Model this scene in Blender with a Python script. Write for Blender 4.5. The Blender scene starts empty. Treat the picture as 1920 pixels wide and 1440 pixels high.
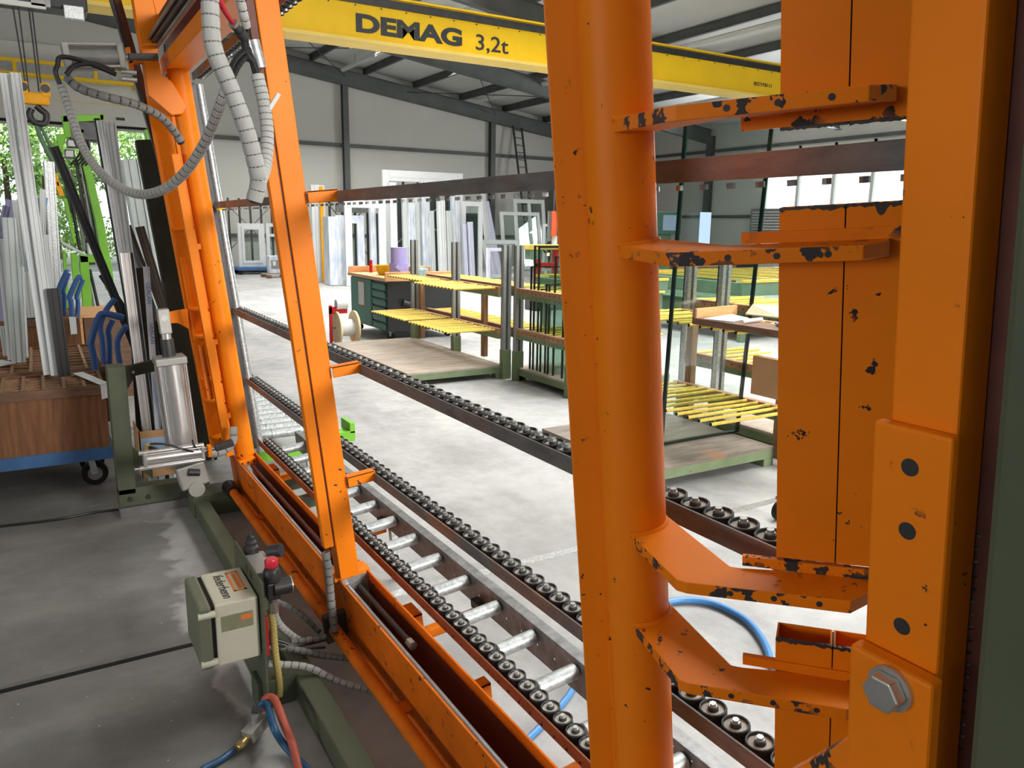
import bpy, bmesh, math, random
import numpy as np
from mathutils import Vector, Matrix, Euler
random.seed(7)
SC = bpy.context.scene
COL = SC.collection
R_ = math.radians

# ------------------------------------------------------------------ camera
FPX, YAW, PITCH, ROLL, HC = 1460.0, 0.5456, 0.2012, 0.0136, 1.75
Fv = np.array([math.sin(YAW)*math.cos(PITCH), math.cos(YAW)*math.cos(PITCH), -math.sin(PITCH)])
_r = np.array([math.cos(YAW), -math.sin(YAW), 0.0]); _u = np.cross(_r, Fv)
Rv = math.cos(ROLL)*_r + math.sin(ROLL)*_u
Uv = -math.sin(ROLL)*_r + math.cos(ROLL)*_u
cam_d = bpy.data.cameras.new('camera'); cam = bpy.data.objects.new('camera', cam_d); COL.objects.link(cam)
cam_d.sensor_width = 36.0; cam_d.lens = FPX/1920*36.0; cam_d.clip_start = 0.05; cam_d.clip_end = 400
m = Matrix(((Rv[0], Uv[0], -Fv[0], 0), (Rv[1], Uv[1], -Fv[1], 0), (Rv[2], Uv[2], -Fv[2], HC), (0, 0, 0, 1)))
cam.matrix_world = m
SC.camera = cam
SC.view_settings.view_transform = 'Standard'; SC.view_settings.look = 'None'
SC.view_settings.gamma = 1.0; SC.view_settings.use_curve_mapping = False
SC.cycles.transparent_max_bounces = 40; SC.cycles.max_bounces = 10; SC.cycles.sample_clamp_indirect = 8
SC.view_settings.exposure = EXPOSURE = 0.42

# ------------------------------------------------------------------ world, sun, window daylight, added lamps
W = bpy.data.worlds.new('sky'); SC.world = W; W.use_nodes = True
nt = W.node_tree; bg = nt.nodes['Background']
bg.inputs['Color'].default_value = (0.86, 0.93, 1.0, 1); bg.inputs['Strength'].default_value = 2.2
def lamp(name, kind, energy, loc, target=None, size=None, color=(1, 1, 1), spread=None):
    d = bpy.data.lights.new(name, kind); d.energy = energy; d.color = color
    o = bpy.data.objects.new(name, d); COL.objects.link(o); o.location = loc
    if kind == 'AREA':
        d.shape = 'RECTANGLE'; d.size, d.size_y = size
        if spread: d.spread = R_(spread)
    if target is not None:
        o.rotation_euler = (Vector(target)-Vector(loc)).to_track_quat('-Z', 'Y').to_euler()
    return o
sun = lamp('sun', 'SUN', 4.5, (0, -20, 40), (8, 20, 0), color=(1, .95, .86)); sun.data.angle = R_(1)
for k_, (y_, l_, e_) in enumerate(((4.5, 9.5, 950), (16.0, 9.0, 950))):
    lamp('unseen_rooflight', 'AREA', e_, (7.4, y_, 7.7), (7.4, y_, 0), (4.0, l_), (1, 1, .99), 112)  # area lamps added below the closed roof to brighten the mid floor
lamp('unseen_gate_key', 'AREA', 1250, (5.6, -9.0, 4.4), (1.1, 2.4, 1.2), (3.2, 3.2), (1, .98, .95))  # key lamp added out of view for the uprights; no gate built
lamp('added_front_fill', 'AREA', 60, (-4.5, -9.7, 3.2), (-4.5, 0, 3.0), (11, 4.0), (1, 1, 1))  # fill lamp added before the solid front wall; no glazing there
lamp('added_left_fill', 'AREA', 420, (-13.6, .5, 2.3), (0, .5, 2.0), (9, 2.6), (1, 1, 1))  # fill lamp added by the solid left wall for the orange panels
lamp('window_daylight', 'AREA', 700, (23.7, 18.2, 3.5), (3, 15.5, 1.0), (5.4, 2.2), (.95, .98, 1))
lamp('added_rear_lamp', 'AREA', 480, (9.0, 26.0, 7.2), (9.0, 24.0, 0), (10, 2.0), (1, .98, .95), 150)  # area lamp added under the rear roof; no opening above it

# ------------------------------------------------------------------ helpers: pixel -> point at a known depth (1920 x 1440 frame)
LEAN = R_(6.1)
EE = np.array([math.cos(LEAN), 0, math.sin(LEAN)]); VV = np.array([-math.sin(LEAN), 0, math.cos(LEAN)])
C0 = np.array([0, 0, HC])
def ray(x, y): return Fv + Rv*(x-960)/FPX - Uv*(y-720)/FPX
def PY(x, y, Y): d = ray(x, y); return Vector(C0 + d*Y/d[1])
def PZ(x, y, z=0.0): d = ray(x, y); return Vector(C0 + d*(z-HC)/d[2])
def PX(x, y, X): d = ray(x, y); return Vector(C0 + d*X/d[0])
def loc_(p): return Vector((float(p @ EE), float(p[1]), float(p @ VV)))      # leaning machine coordinates
def LY(x, y, Y): d = ray(x, y); return loc_(C0 + d*Y/d[1])
def LE(x, y, e): d = ray(x, y); return loc_(C0 + d*(e-C0 @ EE)/(d @ EE))
def LZ(x, y, z): d = ray(x, y); return loc_(C0 + d*(z-C0 @ VV)/(d @ VV))
def LP(x, y, p0, n):
    nw = n[0]*EE + n[1]*np.array([0, 1, 0]); pw = p0[0]*EE + np.array([0, p0[1], 0])
    d = ray(x, y); return loc_(C0 + d*((pw-C0) @ nw)/(d @ nw))

# ------------------------------------------------------------------ mesh builder
class MB:
    def __init__(s): s.v = []; s.f = []; s.m = []; s.mi = 0
    def mat(s, i): s.mi = i; return s
    def add(s, vs, fs):
        n = len(s.v); s.v += [tuple(v) for v in vs]
        for f in fs: s.f.append(tuple(i+n for i in f)); s.m.append(s.mi)
        return s
    def box(s, x0, x1, y0, y1, z0, z1):
        return s.add([(x, y, z) for x in (x0, x1) for y in (y0, y1) for z in (z0, z1)],
                     [(0, 1, 3, 2), (4, 6, 7, 5), (0, 4, 5, 1), (2, 3, 7, 6), (0, 2, 6, 4), (1, 5, 7, 3)])
    def bar(s, p0, p1, w, h, up=(0, 0, 1)):
        p0, p1 = Vector(p0), Vector(p1); d = (p1-p0).normalized(); up = Vector(up)
        if abs(d.dot(up)) > .98: up = Vector((0, 1, 0))
        a = d.cross(up).normalized(); b = a.cross(d).normalized()
        vs = [p + a*i*w/2 + b*j*h/2 for p in (p0, p1) for i, j in ((-1, -1), (1, -1), (1, 1), (-1, 1))]
        return s.add(vs, [(0, 3, 2, 1), (4, 5, 6, 7), (0, 1, 5, 4), (1, 2, 6, 5), (2, 3, 7, 6), (3, 0, 4, 7)])
    def cyl(s, p0, p1, r, n=16, r1=None, caps=True):
        p0, p1 = Vector(p0), Vector(p1); d = (p1-p0).normalized()
        up = Vector((0, 0, 1)) if abs(d.z) < .9 else Vector((1, 0, 0))
        a = d.cross(up).normalized(); b = a.cross(d)
        r1 = r if r1 is None else r1
        vs = [p + a*math.cos(2*math.pi*i/n)*q + b*math.sin(2*math.pi*i/n)*q for p, q in ((p0, r), (p1, r1)) for i in range(n)]
        fs = [(i, (i+1) % n, n+(i+1) % n, n+i) for i in range(n)]
        if caps: fs += [tuple(range(n))[::-1], tuple(range(n, 2*n))]
        return s.add(vs, fs)
    def tube(s, pts, rad, n=10, caps=True):
        pts = [Vector(p) for p in pts]; k = len(pts)
        rs = rad if isinstance(rad, (list, tuple)) else [rad]*k
        vs = []; a = None
        for i, p in enumerate(pts):
            d = (pts[min(i+1, k-1)]-pts[max(i-1, 0)]).normalized()
            if a is None:
                up = Vector((0, 0, 1)) if abs(d.z) < .9 else Vector((1, 0, 0)); a = d.cross(up).normalized()
            else: a = (a - d*a.dot(d)).normalized()
            b = d.cross(a)
            vs += [p + (a*math.cos(2*math.pi*j/n)+b*math.sin(2*math.pi*j/n))*rs[i] for j in range(n)]
        fs = [(i*n+j, i*n+(j+1) % n, (i+1)*n+(j+1) % n, (i+1)*n+j) for i in range(k-1) for j in range(n)]
        if caps: fs += [tuple(range(n))[::-1], tuple(range((k-1)*n, k*n))]
        return s.add(vs, fs)
    def lathe(s, prof, n=16, c=(0, 0, 0), mats=None):
        c = Vector(c); k = len(prof)
        base = len(s.v)
        for r, z in prof:
            for j in range(n): s.v.append((c.x+r*math.cos(2*math.pi*j/n), c.y+r*math.sin(2*math.pi*j/n), c.z+z))
        for i in range(k-1):
            for j in range(n):
                s.f.append((base+i*n+j, base+i*n+(j+1) % n, base+(i+1)*n+(j+1) % n, base+(i+1)*n+j))
                s.m.append(mats[i] if mats else s.mi)
        return s
    def prism(s, poly, z0, z1):
        n = len(poly)
        vs = [(x, y, z0) for x, y in poly]+[(x, y, z1) for x, y in poly]
        return s.add(vs, [tuple(range(n))[::-1], tuple(range(n, 2*n))]+[(i, (i+1) % n, n+(i+1) % n, n+i) for i in range(n)])
    def slab(s, pts, off):
        pts = [Vector(p) for p in pts]; off = Vector(off); n = len(pts)
        return s.add(pts+[p+off for p in pts], [tuple(range(n))[::-1], tuple(range(n, 2*n))]+[(i, (i+1) % n, n+(i+1) % n, n+i) for i in range(n)])
    def build(s, name, mats, parent=None, bevel=0, smooth=False, fix=True):
        me = bpy.data.meshes.new(name); me.from_pydata(s.v, [], s.f)
        mats = mats if isinstance(mats, (list, tuple)) else [mats]
        for x in mats: me.materials.append(M[x])
        me.polygons.foreach_set('material_index', s.m)
        if fix:
            bm = bmesh.new(); bm.from_mesh(me); bmesh.ops.recalc_face_normals(bm, faces=bm.faces[:]); bm.to_mesh(me); bm.free()
        if smooth:
            me.polygons.foreach_set('use_smooth', [True]*len(me.polygons))
            try: me.set_sharp_from_angle(angle=R_(38))
            except Exception: pass
        o = bpy.data.objects.new(name, me); COL.objects.link(o)
        if parent is not None: o.parent = parent
        if bevel:
            b = o.modifiers.new('bevel', 'BEVEL'); b.width = bevel; b.segments = 2; b.limit_method = 'ANGLE'; b.angle_limit = R_(40)
        return o
def tag(o, label, cat, group=None):
    o['label'] = label; o['category'] = cat
    if group: o['group'] = group
    return o
def thing(name, label, cat, loc=(0, 0, 0), group=None, rot=None):
    o = bpy.data.objects.new(name, None); COL.objects.link(o); o.location = loc
    if rot: o.rotation_euler = rot
    o.empty_display_size = .1
    return tag(o, label, cat, group)
def struct(o): o['kind'] = 'structure'; return o
def copy_tree(o, parent=None):
    c = o.copy(); COL.objects.link(c)
    if parent is not None: c.parent = parent
    for ch in list(o.children): copy_tree(ch, c)
    return c
def spline(pts, n=24):
    """Catmull-Rom through the points"""
    P = [Vector(p) for p in pts]; P = [2*P[0]-P[1]]+P+[2*P[-1]-P[-2]]; out = []
    segs = len(P)-3
    for i in range(segs):
        a, b, c, d = P[i:i+4]
        for k in range(n if i < segs-1 else n+1):
            t = k/n; out.append(.5*((2*b)+(c-a)*t+(2*a-5*b+4*c-d)*t*t+(3*b-a-3*c+d)*t**3))
    return out

# ------------------------------------------------------------------ materials
M = {}
def srgb(r, g, b): return tuple((c/255/12.92 if c/255 <= .04045 else ((c/255+.055)/1.055)**2.4) for c in (r, g, b))+(1,)
class N:
    def __init__(s, name):
        s.m = bpy.data.materials.new(name); s.m.use_nodes = True; s.t = s.m.node_tree; s.b = s.t.nodes['Principled BSDF']; M[name] = s.m
        s.co = s.t.nodes.new('ShaderNodeTexCoord')
    def new(s, typ, **kw):
        n = s.t.nodes.new(typ)
        for k, v in kw.items():
            if k in n.inputs: n.inputs[k].default_value = v
            else: setattr(n, k, v)
        return n
    def link(s, a, b): s.t.links.new(a, b)
    def noise(s, scale, detail=3, rough=.55, stretch=None, dist=0.0):
        n = s.new('ShaderNodeTexNoise', Scale=scale, Detail=detail, Roughness=rough, Distortion=dist)
        if stretch:
            mp = s.new('ShaderNodeMapping'); mp.inputs['Scale'].default_value = stretch
            s.link(s.co.outputs['Object'], mp.inputs['Vector']); s.link(mp.outputs['Vector'], n.inputs['Vector'])
        else: s.link(s.co.outputs['Object'], n.inputs['Vector'])
        return n.outputs['Fac']
    def ramp(s, fac, stops):
        r = s.new('ShaderNodeValToRGB'); cr = r.color_ramp
        while len(cr.elements) < len(stops): cr.elements.new(.5)
        for e, (p, c) in zip(cr.elements, stops): e.position = p; e.color = c if len(c) == 4 else tuple(c)+(1,)
        s.link(fac, r.inputs['Fac']); return r.outputs['Color']
    def step(s, fac, a, b): return s.ramp(fac, [(a, (0, 0, 0, 1)), (b, (1, 1, 1, 1))])
    def mix(s, fac, a, b):
        x = s.new('ShaderNodeMix', data_type='RGBA')
        for v, k in ((fac, 0), (a, 6), (b, 7)):
            if isinstance(v, (tuple, float, int)): x.inputs[k].default_value = v
            else: s.link(v, x.inputs[k])
        return x.outputs[2]
    def mul(s, a, b):
        x = s.new('ShaderNodeMath', operation='MULTIPLY')
        for v, k in ((a, 0), (b, 1)):
            if isinstance(v, (float, int)): x.inputs[k].default_value = v
            else: s.link(v, x.inputs[k])
        return x.outputs[0]
    def bump(s, h, st=.2, dist=.002):
        b = s.new('ShaderNodeBump', Strength=st, Distance=dist); s.link(h, b.inputs['Height']); s.link(b.outputs['Normal'], s.b.inputs['Normal'])
    def set(s, color=None, rough=.5, metal=0.0, spec=None):
        if color is not None:
            if isinstance(color, tuple): s.b.inputs['Base Color'].default_value = color
            else: s.link(color, s.b.inputs['Base Color'])
        if isinstance(rough, (int, float)): s.b.inputs['Roughness'].default_value = rough
        else: s.link(rough, s.b.inputs['Roughness'])
        s.b.inputs['Metallic'].default_value = metal
        if spec is not None: s.b.inputs['Specular IOR Level'].default_value = spec
        return s
def vary(c, k): return tuple(min(1, x*k) for x in c[:3])+(1,)
def paint(name, c, rough=.45, k=.12, scale=6, chips=None, chipc=(45, 42, 40), dust=0):
    n = N(name); f = n.noise(scale, 4)
    col = n.ramp(f, [(.3, vary(c, 1-k)), (.7, vary(c, 1+k))])
    if dust: col = n.mix(n.mul(n.step(n.noise(2.5, 5), .45, .75), dust), col, srgb(150, 145, 135))
    if chips:
        a, b, sc = chips
        ch = n.step(n.noise(sc, 4, .6), a, a+.012)
        ch = n.mul(ch, n.step(n.noise(sc*.18, 2), b, b+.06))
        col = n.mix(ch, col, srgb(*chipc))
        n.bump(ch, .25, .0006)
    n.set(col, rough, 0.0, .2); return n
def metal(name, c, rough=.4, met=.9, k=.2, scale=8, stretch=None):
    n = N(name); f = n.noise(scale, 5, .6, stretch)
    n.set(n.ramp(f, [(.3, vary(c, 1-k)), (.7, vary(c, 1+k))]), rough, met); return n
def plain(name, c, rough=.5, met=0.0): N(name).set(c, rough, met)
OR = srgb(236, 126, 12)
paint('orange', OR, .46, .07, 3.5, (.66, .52, 42))
paint('orange_worn', OR, .45, .10, 4, (.54, .42, 26), (58, 55, 56))
paint('orange_scuffed', OR, .42, .09, 4, (.62, .50, 34), (70, 64, 60))
paint('orange_clean', OR, .36, .06, 3)
paint('orange_dirty', srgb(206, 102, 14), .5, .2, 5, (.62, .5, 30))
n = N('rail_steel'); f = n.noise(.9, 3, .5, (1, 1.6, 1)); g = n.noise(40, 4, .6, (1, .3, 1))
c1 = n.ramp(g, [(.3, srgb(84, 84, 83)), (.7, srgb(112, 112, 110))]); c2 = n.ramp(g, [(.3, srgb(122, 84, 70)), (.7, srgb(152, 108, 90))])
n.set(n.mix(n.step(f, .53, .63), c1, c2), .5, .1)
n = N('rail_perforated'); g = n.noise(30, 4, .6, (1, .3, 1))
sep = n.new('ShaderNodeSeparateXYZ'); n.link(n.co.outputs['Object'], sep.inputs[0])
def _mth(n, op, a, b=None):
    x = n.new('ShaderNodeMath', operation=op)
    for v, k in ((a, 0), (b, 1)):
        if v is None: continue
        if isinstance(v, (int, float)): x.inputs[k].default_value = v
        else: n.link(v, x.inputs[k])
    return x.outputs[0]
def dots(n, sep, pitch, zc, r, zp=None):
    y = _mth(n, 'SUBTRACT', _mth(n, 'FRACT', _mth(n, 'DIVIDE', sep.outputs['Y'], pitch)), .5); y = _mth(n, 'MULTIPLY', y, pitch)
    z = _mth(n, 'SUBTRACT', sep.outputs['Z'], zc)
    d = _mth(n, 'SQRT', _mth(n, 'ADD', _mth(n, 'MULTIPLY', y, y), _mth(n, 'MULTIPLY', z, z)))
    return _mth(n, 'LESS_THAN', d, r)
def perforate(n, mask):
    tr = n.new('ShaderNodeBsdfTransparent'); mx = n.new('ShaderNodeMixShader')
    n.link(mask, mx.inputs[0]); n.link(n.b.outputs[0], mx.inputs[1]); n.link(tr.outputs[0], mx.inputs[2])
    n.link(mx.outputs[0], n.t.nodes['Material Output'].inputs['Surface'])
n.set(n.ramp(g, [(.3, srgb(120, 66, 44)), (.7, srgb(150, 88, 60))]), .5, .3)
perforate(n, dots(n, sep, .062, .236, .0045))
n = N('galvanised_perforated'); sep = n.new('ShaderNodeSeparateXYZ'); n.link(n.co.outputs['Object'], sep.inputs[0]); g = n.noise(25, 4)
n.set(n.ramp(g, [(.3, srgb(120, 120, 120)), (.7, srgb(160, 160, 160))]), .45, .7)
perforate(n, _mth(n, 'MAXIMUM', dots(n, sep, .07, .228, .004), dots(n, sep, .105, .185, .006)))
n = N('galvanised'); v = n.new('ShaderNodeTexVoronoi', Scale=60); n.link(n.co.outputs['Object'], v.inputs['Vector'])
n.set(n.ramp(v.outputs['Distance'], [(.1, srgb(165, 168, 168)), (.8, srgb(205, 207, 206))]), .38, .75)
n = N('roller_zinc'); f = n.noise(5, 4); g = n.noise(60, 4)
col = n.ramp(g, [(.35, srgb(150, 154, 154)), (.65, srgb(190, 193, 192))]); col = n.mix(n.mul(n.step(f, .6, .64), n.step(g, .45, .55)), col, srgb(140, 95, 70)); n.set(col, .48, .5)
metal('steel_dark', srgb(70, 70, 70), .45, .6)
metal('steel_grey', srgb(140, 140, 138), .4, .7)
metal('steel_upright', srgb(150, 152, 150), .5, .15, .15, 5, (1, 1, .2))
metal('aluminium', srgb(215, 213, 210), .3, .85, .06, 4)
metal('cast_aluminium', srgb(170, 168, 162), .5, .6, .12, 14)
metal('roof_steel', srgb(86, 89, 88), .6, .15, .18, 2)
metal('rust_brown', srgb(92, 50, 40), .55, .25, .2, 20, (1, .3, 1))
metal('bolt_steel', srgb(190, 190, 186), .35, .8)
metal('brass', srgb(190, 165, 110), .35, .9)
plain('black_plastic', srgb(44, 44, 45), .45)
plain('wheel_rubber', srgb(54, 54, 54), .5)
paint('black_rubber', srgb(28, 28, 28), .6, .2, 30)
paint('wheel_dust', srgb(190, 185, 175), .85, .3, 25)
paint('dark_green', srgb(86, 92, 74), .5, .12, 3, (.69, .55, 30), (150, 150, 140))
paint('green_shade', srgb(66, 76, 64), .55, .1, 4)
paint('green_black', srgb(52, 52, 42), .6, .25, 6)
paint('rack_green', srgb(120, 134, 102), .55, .14, 5, (.66, .52, 20), (70, 60, 50))
paint('lime_green', srgb(122, 186, 58), .4, .1, 3)
paint('bench_green', srgb(70, 118, 104), .45, .08, 3)
paint('teal_dark', srgb(44, 84, 72), .5, .08, 3)
paint('machine_green', srgb(100, 126, 102), .55, .15, 3)
paint('blue_paint', srgb(66, 98, 152), .4, .12, 6)
paint('blue_steel', srgb(70, 105, 150), .5, .15, 4)
paint('yellow', srgb(240, 196, 36), .45, .05, 2)
paint('yellow_pale', srgb(236, 206, 110), .5, .05, 2)
paint('yellow_rod', srgb(214, 186, 84), .5, .16, 30)
paint('yellow_orange', srgb(236, 164, 24), .45, .08, 8)
plain('text_dark', srgb(46, 48, 52), .5)
paint('beige', srgb(206, 204, 184), .4, .05, 3, (.7, .55, 30), (120, 110, 95))
paint('beige_dark', srgb(112, 116, 98), .45, .08, 4)
plain('red_knob', srgb(205, 40, 62), .35); paint('red_paint', srgb(190, 40, 36), .45, .1, 6); plain('red_hose', srgb(176, 84, 66), .55)
plain('red_cable', srgb(170, 24, 40), .4)
paint('red_orange', srgb(226, 98, 66), .5, .08, 4)
plain('blue_hose', srgb(70, 130, 190), .4); plain('blue_hose_dark', srgb(36, 80, 116), .4)
n = N('braided_hose'); w = n.new('ShaderNodeTexChecker', Scale=160); n.link(n.co.outputs['Object'], w.inputs['Vector'])
n.set(n.mix(w.outputs['Fac'], srgb(196, 180, 110), srgb(160, 144, 84)), .45)
paint('spiral_wrap', srgb(168, 168, 163), .5, .06, 10); paint('spiral_wrap_dark', srgb(126, 124, 120), .55, .15, 10)
plain('hose_black', srgb(26, 26, 27), .4)
paint('pvc_white', srgb(216, 219, 219), .35, .04, 2)
paint('pvc_shade', srgb(196, 202, 200), .4, .05, 2)
paint('pvc_lavender', srgb(206, 208, 226), .4, .04, 2)
n = N('pvc_film'); f = n.noise(9, 3, .5, (1, 1, .25)); n.set(n.ramp(f, [(.4, srgb(186, 196, 212)), (.6, srgb(218, 221, 224))]), .35)
paint('profile_brown', srgb(64, 50, 40), .4, .15, 4); plain('profile_black', srgb(40, 40, 42), .45); paint('profile_blue', srgb(126, 176, 208), .45, .06, 6); paint('profile_violet', srgb(150, 145, 175), .45, .08, 6)
paint('purple_foam', srgb(172, 162, 214), .6, .04, 4)
plain('paper', srgb(222, 224, 222), .7); plain('paper_blue', srgb(150, 176, 206), .6); paint('card', srgb(176, 136, 96), .7, .1, 5); paint('card_pale', srgb(232, 214, 176), .7, .04, 5)
plain('sticker_orange', srgb(232, 130, 60), .5); paint('sticker_olive', srgb(140, 142, 112), .5, .2, 14)
plain('cloth', srgb(150, 176, 176), .9)
n = N('plywood'); f = n.noise(3, 6, .65, (1, 6, 6)); g = n.noise(1.2, 3)
n.set(n.mix(n.mul(g, .45), n.ramp(f, [(.3, srgb(140, 122, 104)), (.55, srgb(176, 162, 146)), (.75, srgb(196, 186, 172))]), srgb(126, 116, 106)), .7)
n = N('plywood_dirty'); f = n.noise(3, 6, .65, (1, 5, 5)); g = n.noise(2.4, 4)
col = n.ramp(f, [(.3, srgb(96, 86, 76)), (.6, srgb(138, 126, 114)), (.8, srgb(170, 158, 146))]); col = n.mix(n.step(g, .6, .75), col, srgb(160, 112, 74)); n.set(col, .75)
n = N('brown_board'); f = n.noise(6, 5, .6, (6, 6, .6)); n.set(n.ramp(f, [(.3, srgb(98, 62, 34)), (.7, srgb(140, 92, 54))]), .6)
n = N('brown_wood'); f = n.noise(5, 5, .6, (1, 1, 6)); n.set(n.ramp(f, [(.3, srgb(90, 64, 46)), (.7, srgb(124, 92, 68))]), .65)
n = N('beech'); f = n.noise(5, 4, .6, (1, 8, 8)); n.set(n.ramp(f, [(.3, srgb(206, 150, 96)), (.7, srgb(226, 172, 118))]), .5)
n = N('wood_post'); f = n.noise(5, 4, .6, (6, 6, 1)); n.set(n.ramp(f, [(.3, srgb(128, 94, 66)), (.7, srgb(164, 126, 92))]), .6)
n = N('wood_beam'); f = n.noise(5, 4, .6, (6, 1, 6)); n.set(n.ramp(f, [(.3, srgb(138, 98, 68)), (.7, srgb(178, 130, 92))]), .6)
n = N('concrete'); a = n.noise(.5, 6, .6); b = n.noise(6, 6, .65); c = n.noise(1.6, 4, .6, (1, 3, 1))
col = n.ramp(a, [(.35, srgb(150, 149, 146)), (.65, srgb(178, 177, 174))]); col = n.mix(n.mul(n.step(b, .42, .7), .35), col, srgb(126, 124, 121)); col = n.mix(n.mul(n.step(c, .5, .7), .25), col, srgb(190, 189, 186))
e_ = n.noise(.9, 5, .7, (1.5, .7, 1)); col = n.mix(n.mul(n.step(e_, .46, .62), .45), col, srgb(112, 111, 108)); 
# traffic-worn, oily aisle on the operator's side; shade is also put into its colour
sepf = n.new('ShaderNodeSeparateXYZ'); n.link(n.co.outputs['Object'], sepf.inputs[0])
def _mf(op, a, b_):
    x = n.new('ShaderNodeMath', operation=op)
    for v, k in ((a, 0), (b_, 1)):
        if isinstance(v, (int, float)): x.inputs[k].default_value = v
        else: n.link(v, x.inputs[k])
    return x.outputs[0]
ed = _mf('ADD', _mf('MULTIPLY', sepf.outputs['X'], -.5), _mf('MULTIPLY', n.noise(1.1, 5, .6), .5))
aisle = n.step(ed, -.23, .02); grime_and_shade = n.ramp(n.noise(1.0, 5, .65, (.8, 1.6, 1)), [(.35, srgb(92, 90, 88)), (.5, srgb(108, 106, 103)), (.68, srgb(134, 132, 128))])
col = n.mix(n.mul(aisle, .9), col, grime_and_shade)
sp = n.step(n.noise(60, 2), .73, .74); col = n.mix(n.mul(sp, .6), col, srgb(225, 224, 218)); n.set(col, n.ramp(b, [(.3, (.42, .42, .42, 1)), (.7, (.62, .62, .62, 1))])); n.bump(b, .06, .004)
paint('ground', srgb(120, 122, 112), .9, .1, 1)
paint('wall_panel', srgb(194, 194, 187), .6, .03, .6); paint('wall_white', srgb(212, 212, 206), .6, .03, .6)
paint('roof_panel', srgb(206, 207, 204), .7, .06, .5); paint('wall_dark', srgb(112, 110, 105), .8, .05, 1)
paint('lamp_white', srgb(214, 214, 208), .5, .03, 2)
n = N('leaf'); f = n.noise(1.3, 3); n.set(n.ramp(f, [(.3, srgb(96, 140, 60)), (.5, srgb(130, 168, 84)), (.7, srgb(168, 196, 120))]), .6)
plain('bark', srgb(90, 76, 60), .9)
n = N('glass'); n.b.inputs['Roughness'].default_value = .02
def glassy(name, tint, mixk):
    n = N(name); tr = n.new('ShaderNodeBsdfTransparent'); tr.inputs[0].default_value = tint
    gl = n.new('ShaderNodeBsdfGlossy'); gl.inputs['Roughness'].default_value = .03
    lw = n.new('ShaderNodeLayerWeight', Blend=.5); mx = n.new('ShaderNodeMixShader')
    p5 = _mth(n, 'POWER', lw.outputs['Facing'], 4.0); n.link(_mth(n, 'ADD', _mth(n, 'MULTIPLY', p5, .6*mixk), .045*mixk), mx.inputs[0]); n.link(tr.outputs[0], mx.inputs[1]); n.link(gl.outputs[0], mx.inputs[2])
    n.link(mx.outputs[0], n.t.nodes['Material Output'].inputs['Surface'])
glassy('glass', (.86, .91, .88, 1), .9); glassy('glass_pale', (.968, .985, .977, 1), .8); glassy('glass_clear', (.94, .97, .96, 1), 1.0); glassy('window_glass', (.9, .95, .95, 1), 1.0)
plain('glass_dark', srgb(58, 68, 66), .12); plain('glass_edge', srgb(20, 38, 34), .15); plain('spacer', srgb(24, 26, 26), .4); plain('glass_edge_green', srgb(70, 110, 96), .2)

# ------------------------------------------------------------------ the hall
XL, XR, YF, YB = -14.0, 24.0, -10.0, 30.0
RS = .1337
def roofz(X): return 9.02-RS*X if X > -2 else 9.02+RS*2+RS*(X+2)
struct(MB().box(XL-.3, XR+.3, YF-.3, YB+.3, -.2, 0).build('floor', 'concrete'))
struct(MB().box(-60, 60, YB+.3, 90, -.25, -.05).build('ground', 'ground'))
DX0, DX1, DZ = -7.0, 4.3, 4.72
wb = struct(MB().box(DX1, XR, YB, YB+.2, 0, 4.66).build('wall_back', 'wall_panel'))
# upper sheet, cut to the roof slope
mb = MB(); xs = [XL, -2, XR]
mb.slab([(XL, YB, 4.66), (XR, YB, 4.66), (XR, YB, roofz(XR)), (-2, YB, roofz(-2)), (XL, YB, roofz(XL))], (0, .2, 0))
mb.box(XL, DX0, YB, YB+.2, 0, 4.66); mb.build('upper_sheet', 'wall_panel', wb)
for x, h in ((4.45, 1), (10.55, 1), (16.98, 1), (23.6, 1)):
    b = MB(); zt = roofz(x)-.35
    b.box(x-.11, x+.11, YB-.03, YB-.015, 0, zt); b.box(x-.11, x+.11, YB-.25, YB-.235, 0, zt); b.box(x-.008, x+.008, YB-.235, YB-.03, 0, zt)
    b.build('column', 'roof_steel', wb)
for z in (1.25, 4.66): MB().box(DX1, XR, YB-.10, YB-.0, z-.07, z+.07).build('girt', 'roof_steel', wb)
# sectional door pulled up above the opening
d1 = struct(MB().box(DX0, DX1-.1, YB-.12, YB-.04, 4.8, 6.0).build('door_1', 'wall_white'))
MB().box(DX0, DX1-.1, YB-.13, YB-.03, 4.72, 4.8).build('rubber_seal', 'black_rubber', d1)
MB().box(DX0, DX1-.1, YB-.125, YB-.12, 5.44, 5.46).build('panel_joint', 'yellow_pale', d1)
MB().box(2.7, 2.95, YB-.14, YB-.12, 4.98, 5.06).build('name_plate', 'black_plastic', d1)
MB().box(DX0, DX1-.1, YB-.12, YB-.04, 6.0, 7.1).build('upper_panel', 'wall_white', d1)
# right wall with its row of windows
wr = struct(MB().box(XR, XR+.2, YF, YB, 0, 2.35).build('wall_right', 'wall_panel'))
MB().box(XR, XR+.2, YF, YB, 4.7, roofz(XR)+.1).build('upper_sheet', 'wall_panel', wr)
wins = [(-6, 0), (4, 10), (15.2, 21.2)]
prev = YF
for y0, y1 in wins+[(YB, YB)]:
    MB().box(XR, XR+.2, prev, y0, 2.35, 4.7).build('pier', 'wall_panel', wr); prev = y1
for i, (y0, y1) in enumerate(wins):
    w = struct(MB().box(XR+.10, XR+.11, y0, y1, 2.35, 4.7).build('window_%d' % (i+1), 'window_glass'))
    k = 4
    for j in range(k+1):
        y = y0+(y1-y0)*j/k; MB().box(XR+.02, XR+.14, y-.06, y+.06, 2.35, 4.7).build('mullion', 'wall_white', w)
    for z in (2.4, 3.9, 4.65): MB().box(XR+.02, XR+.14, y0, y1, z-.06, z+.06).build('transom', 'wall_white', w)
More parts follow.
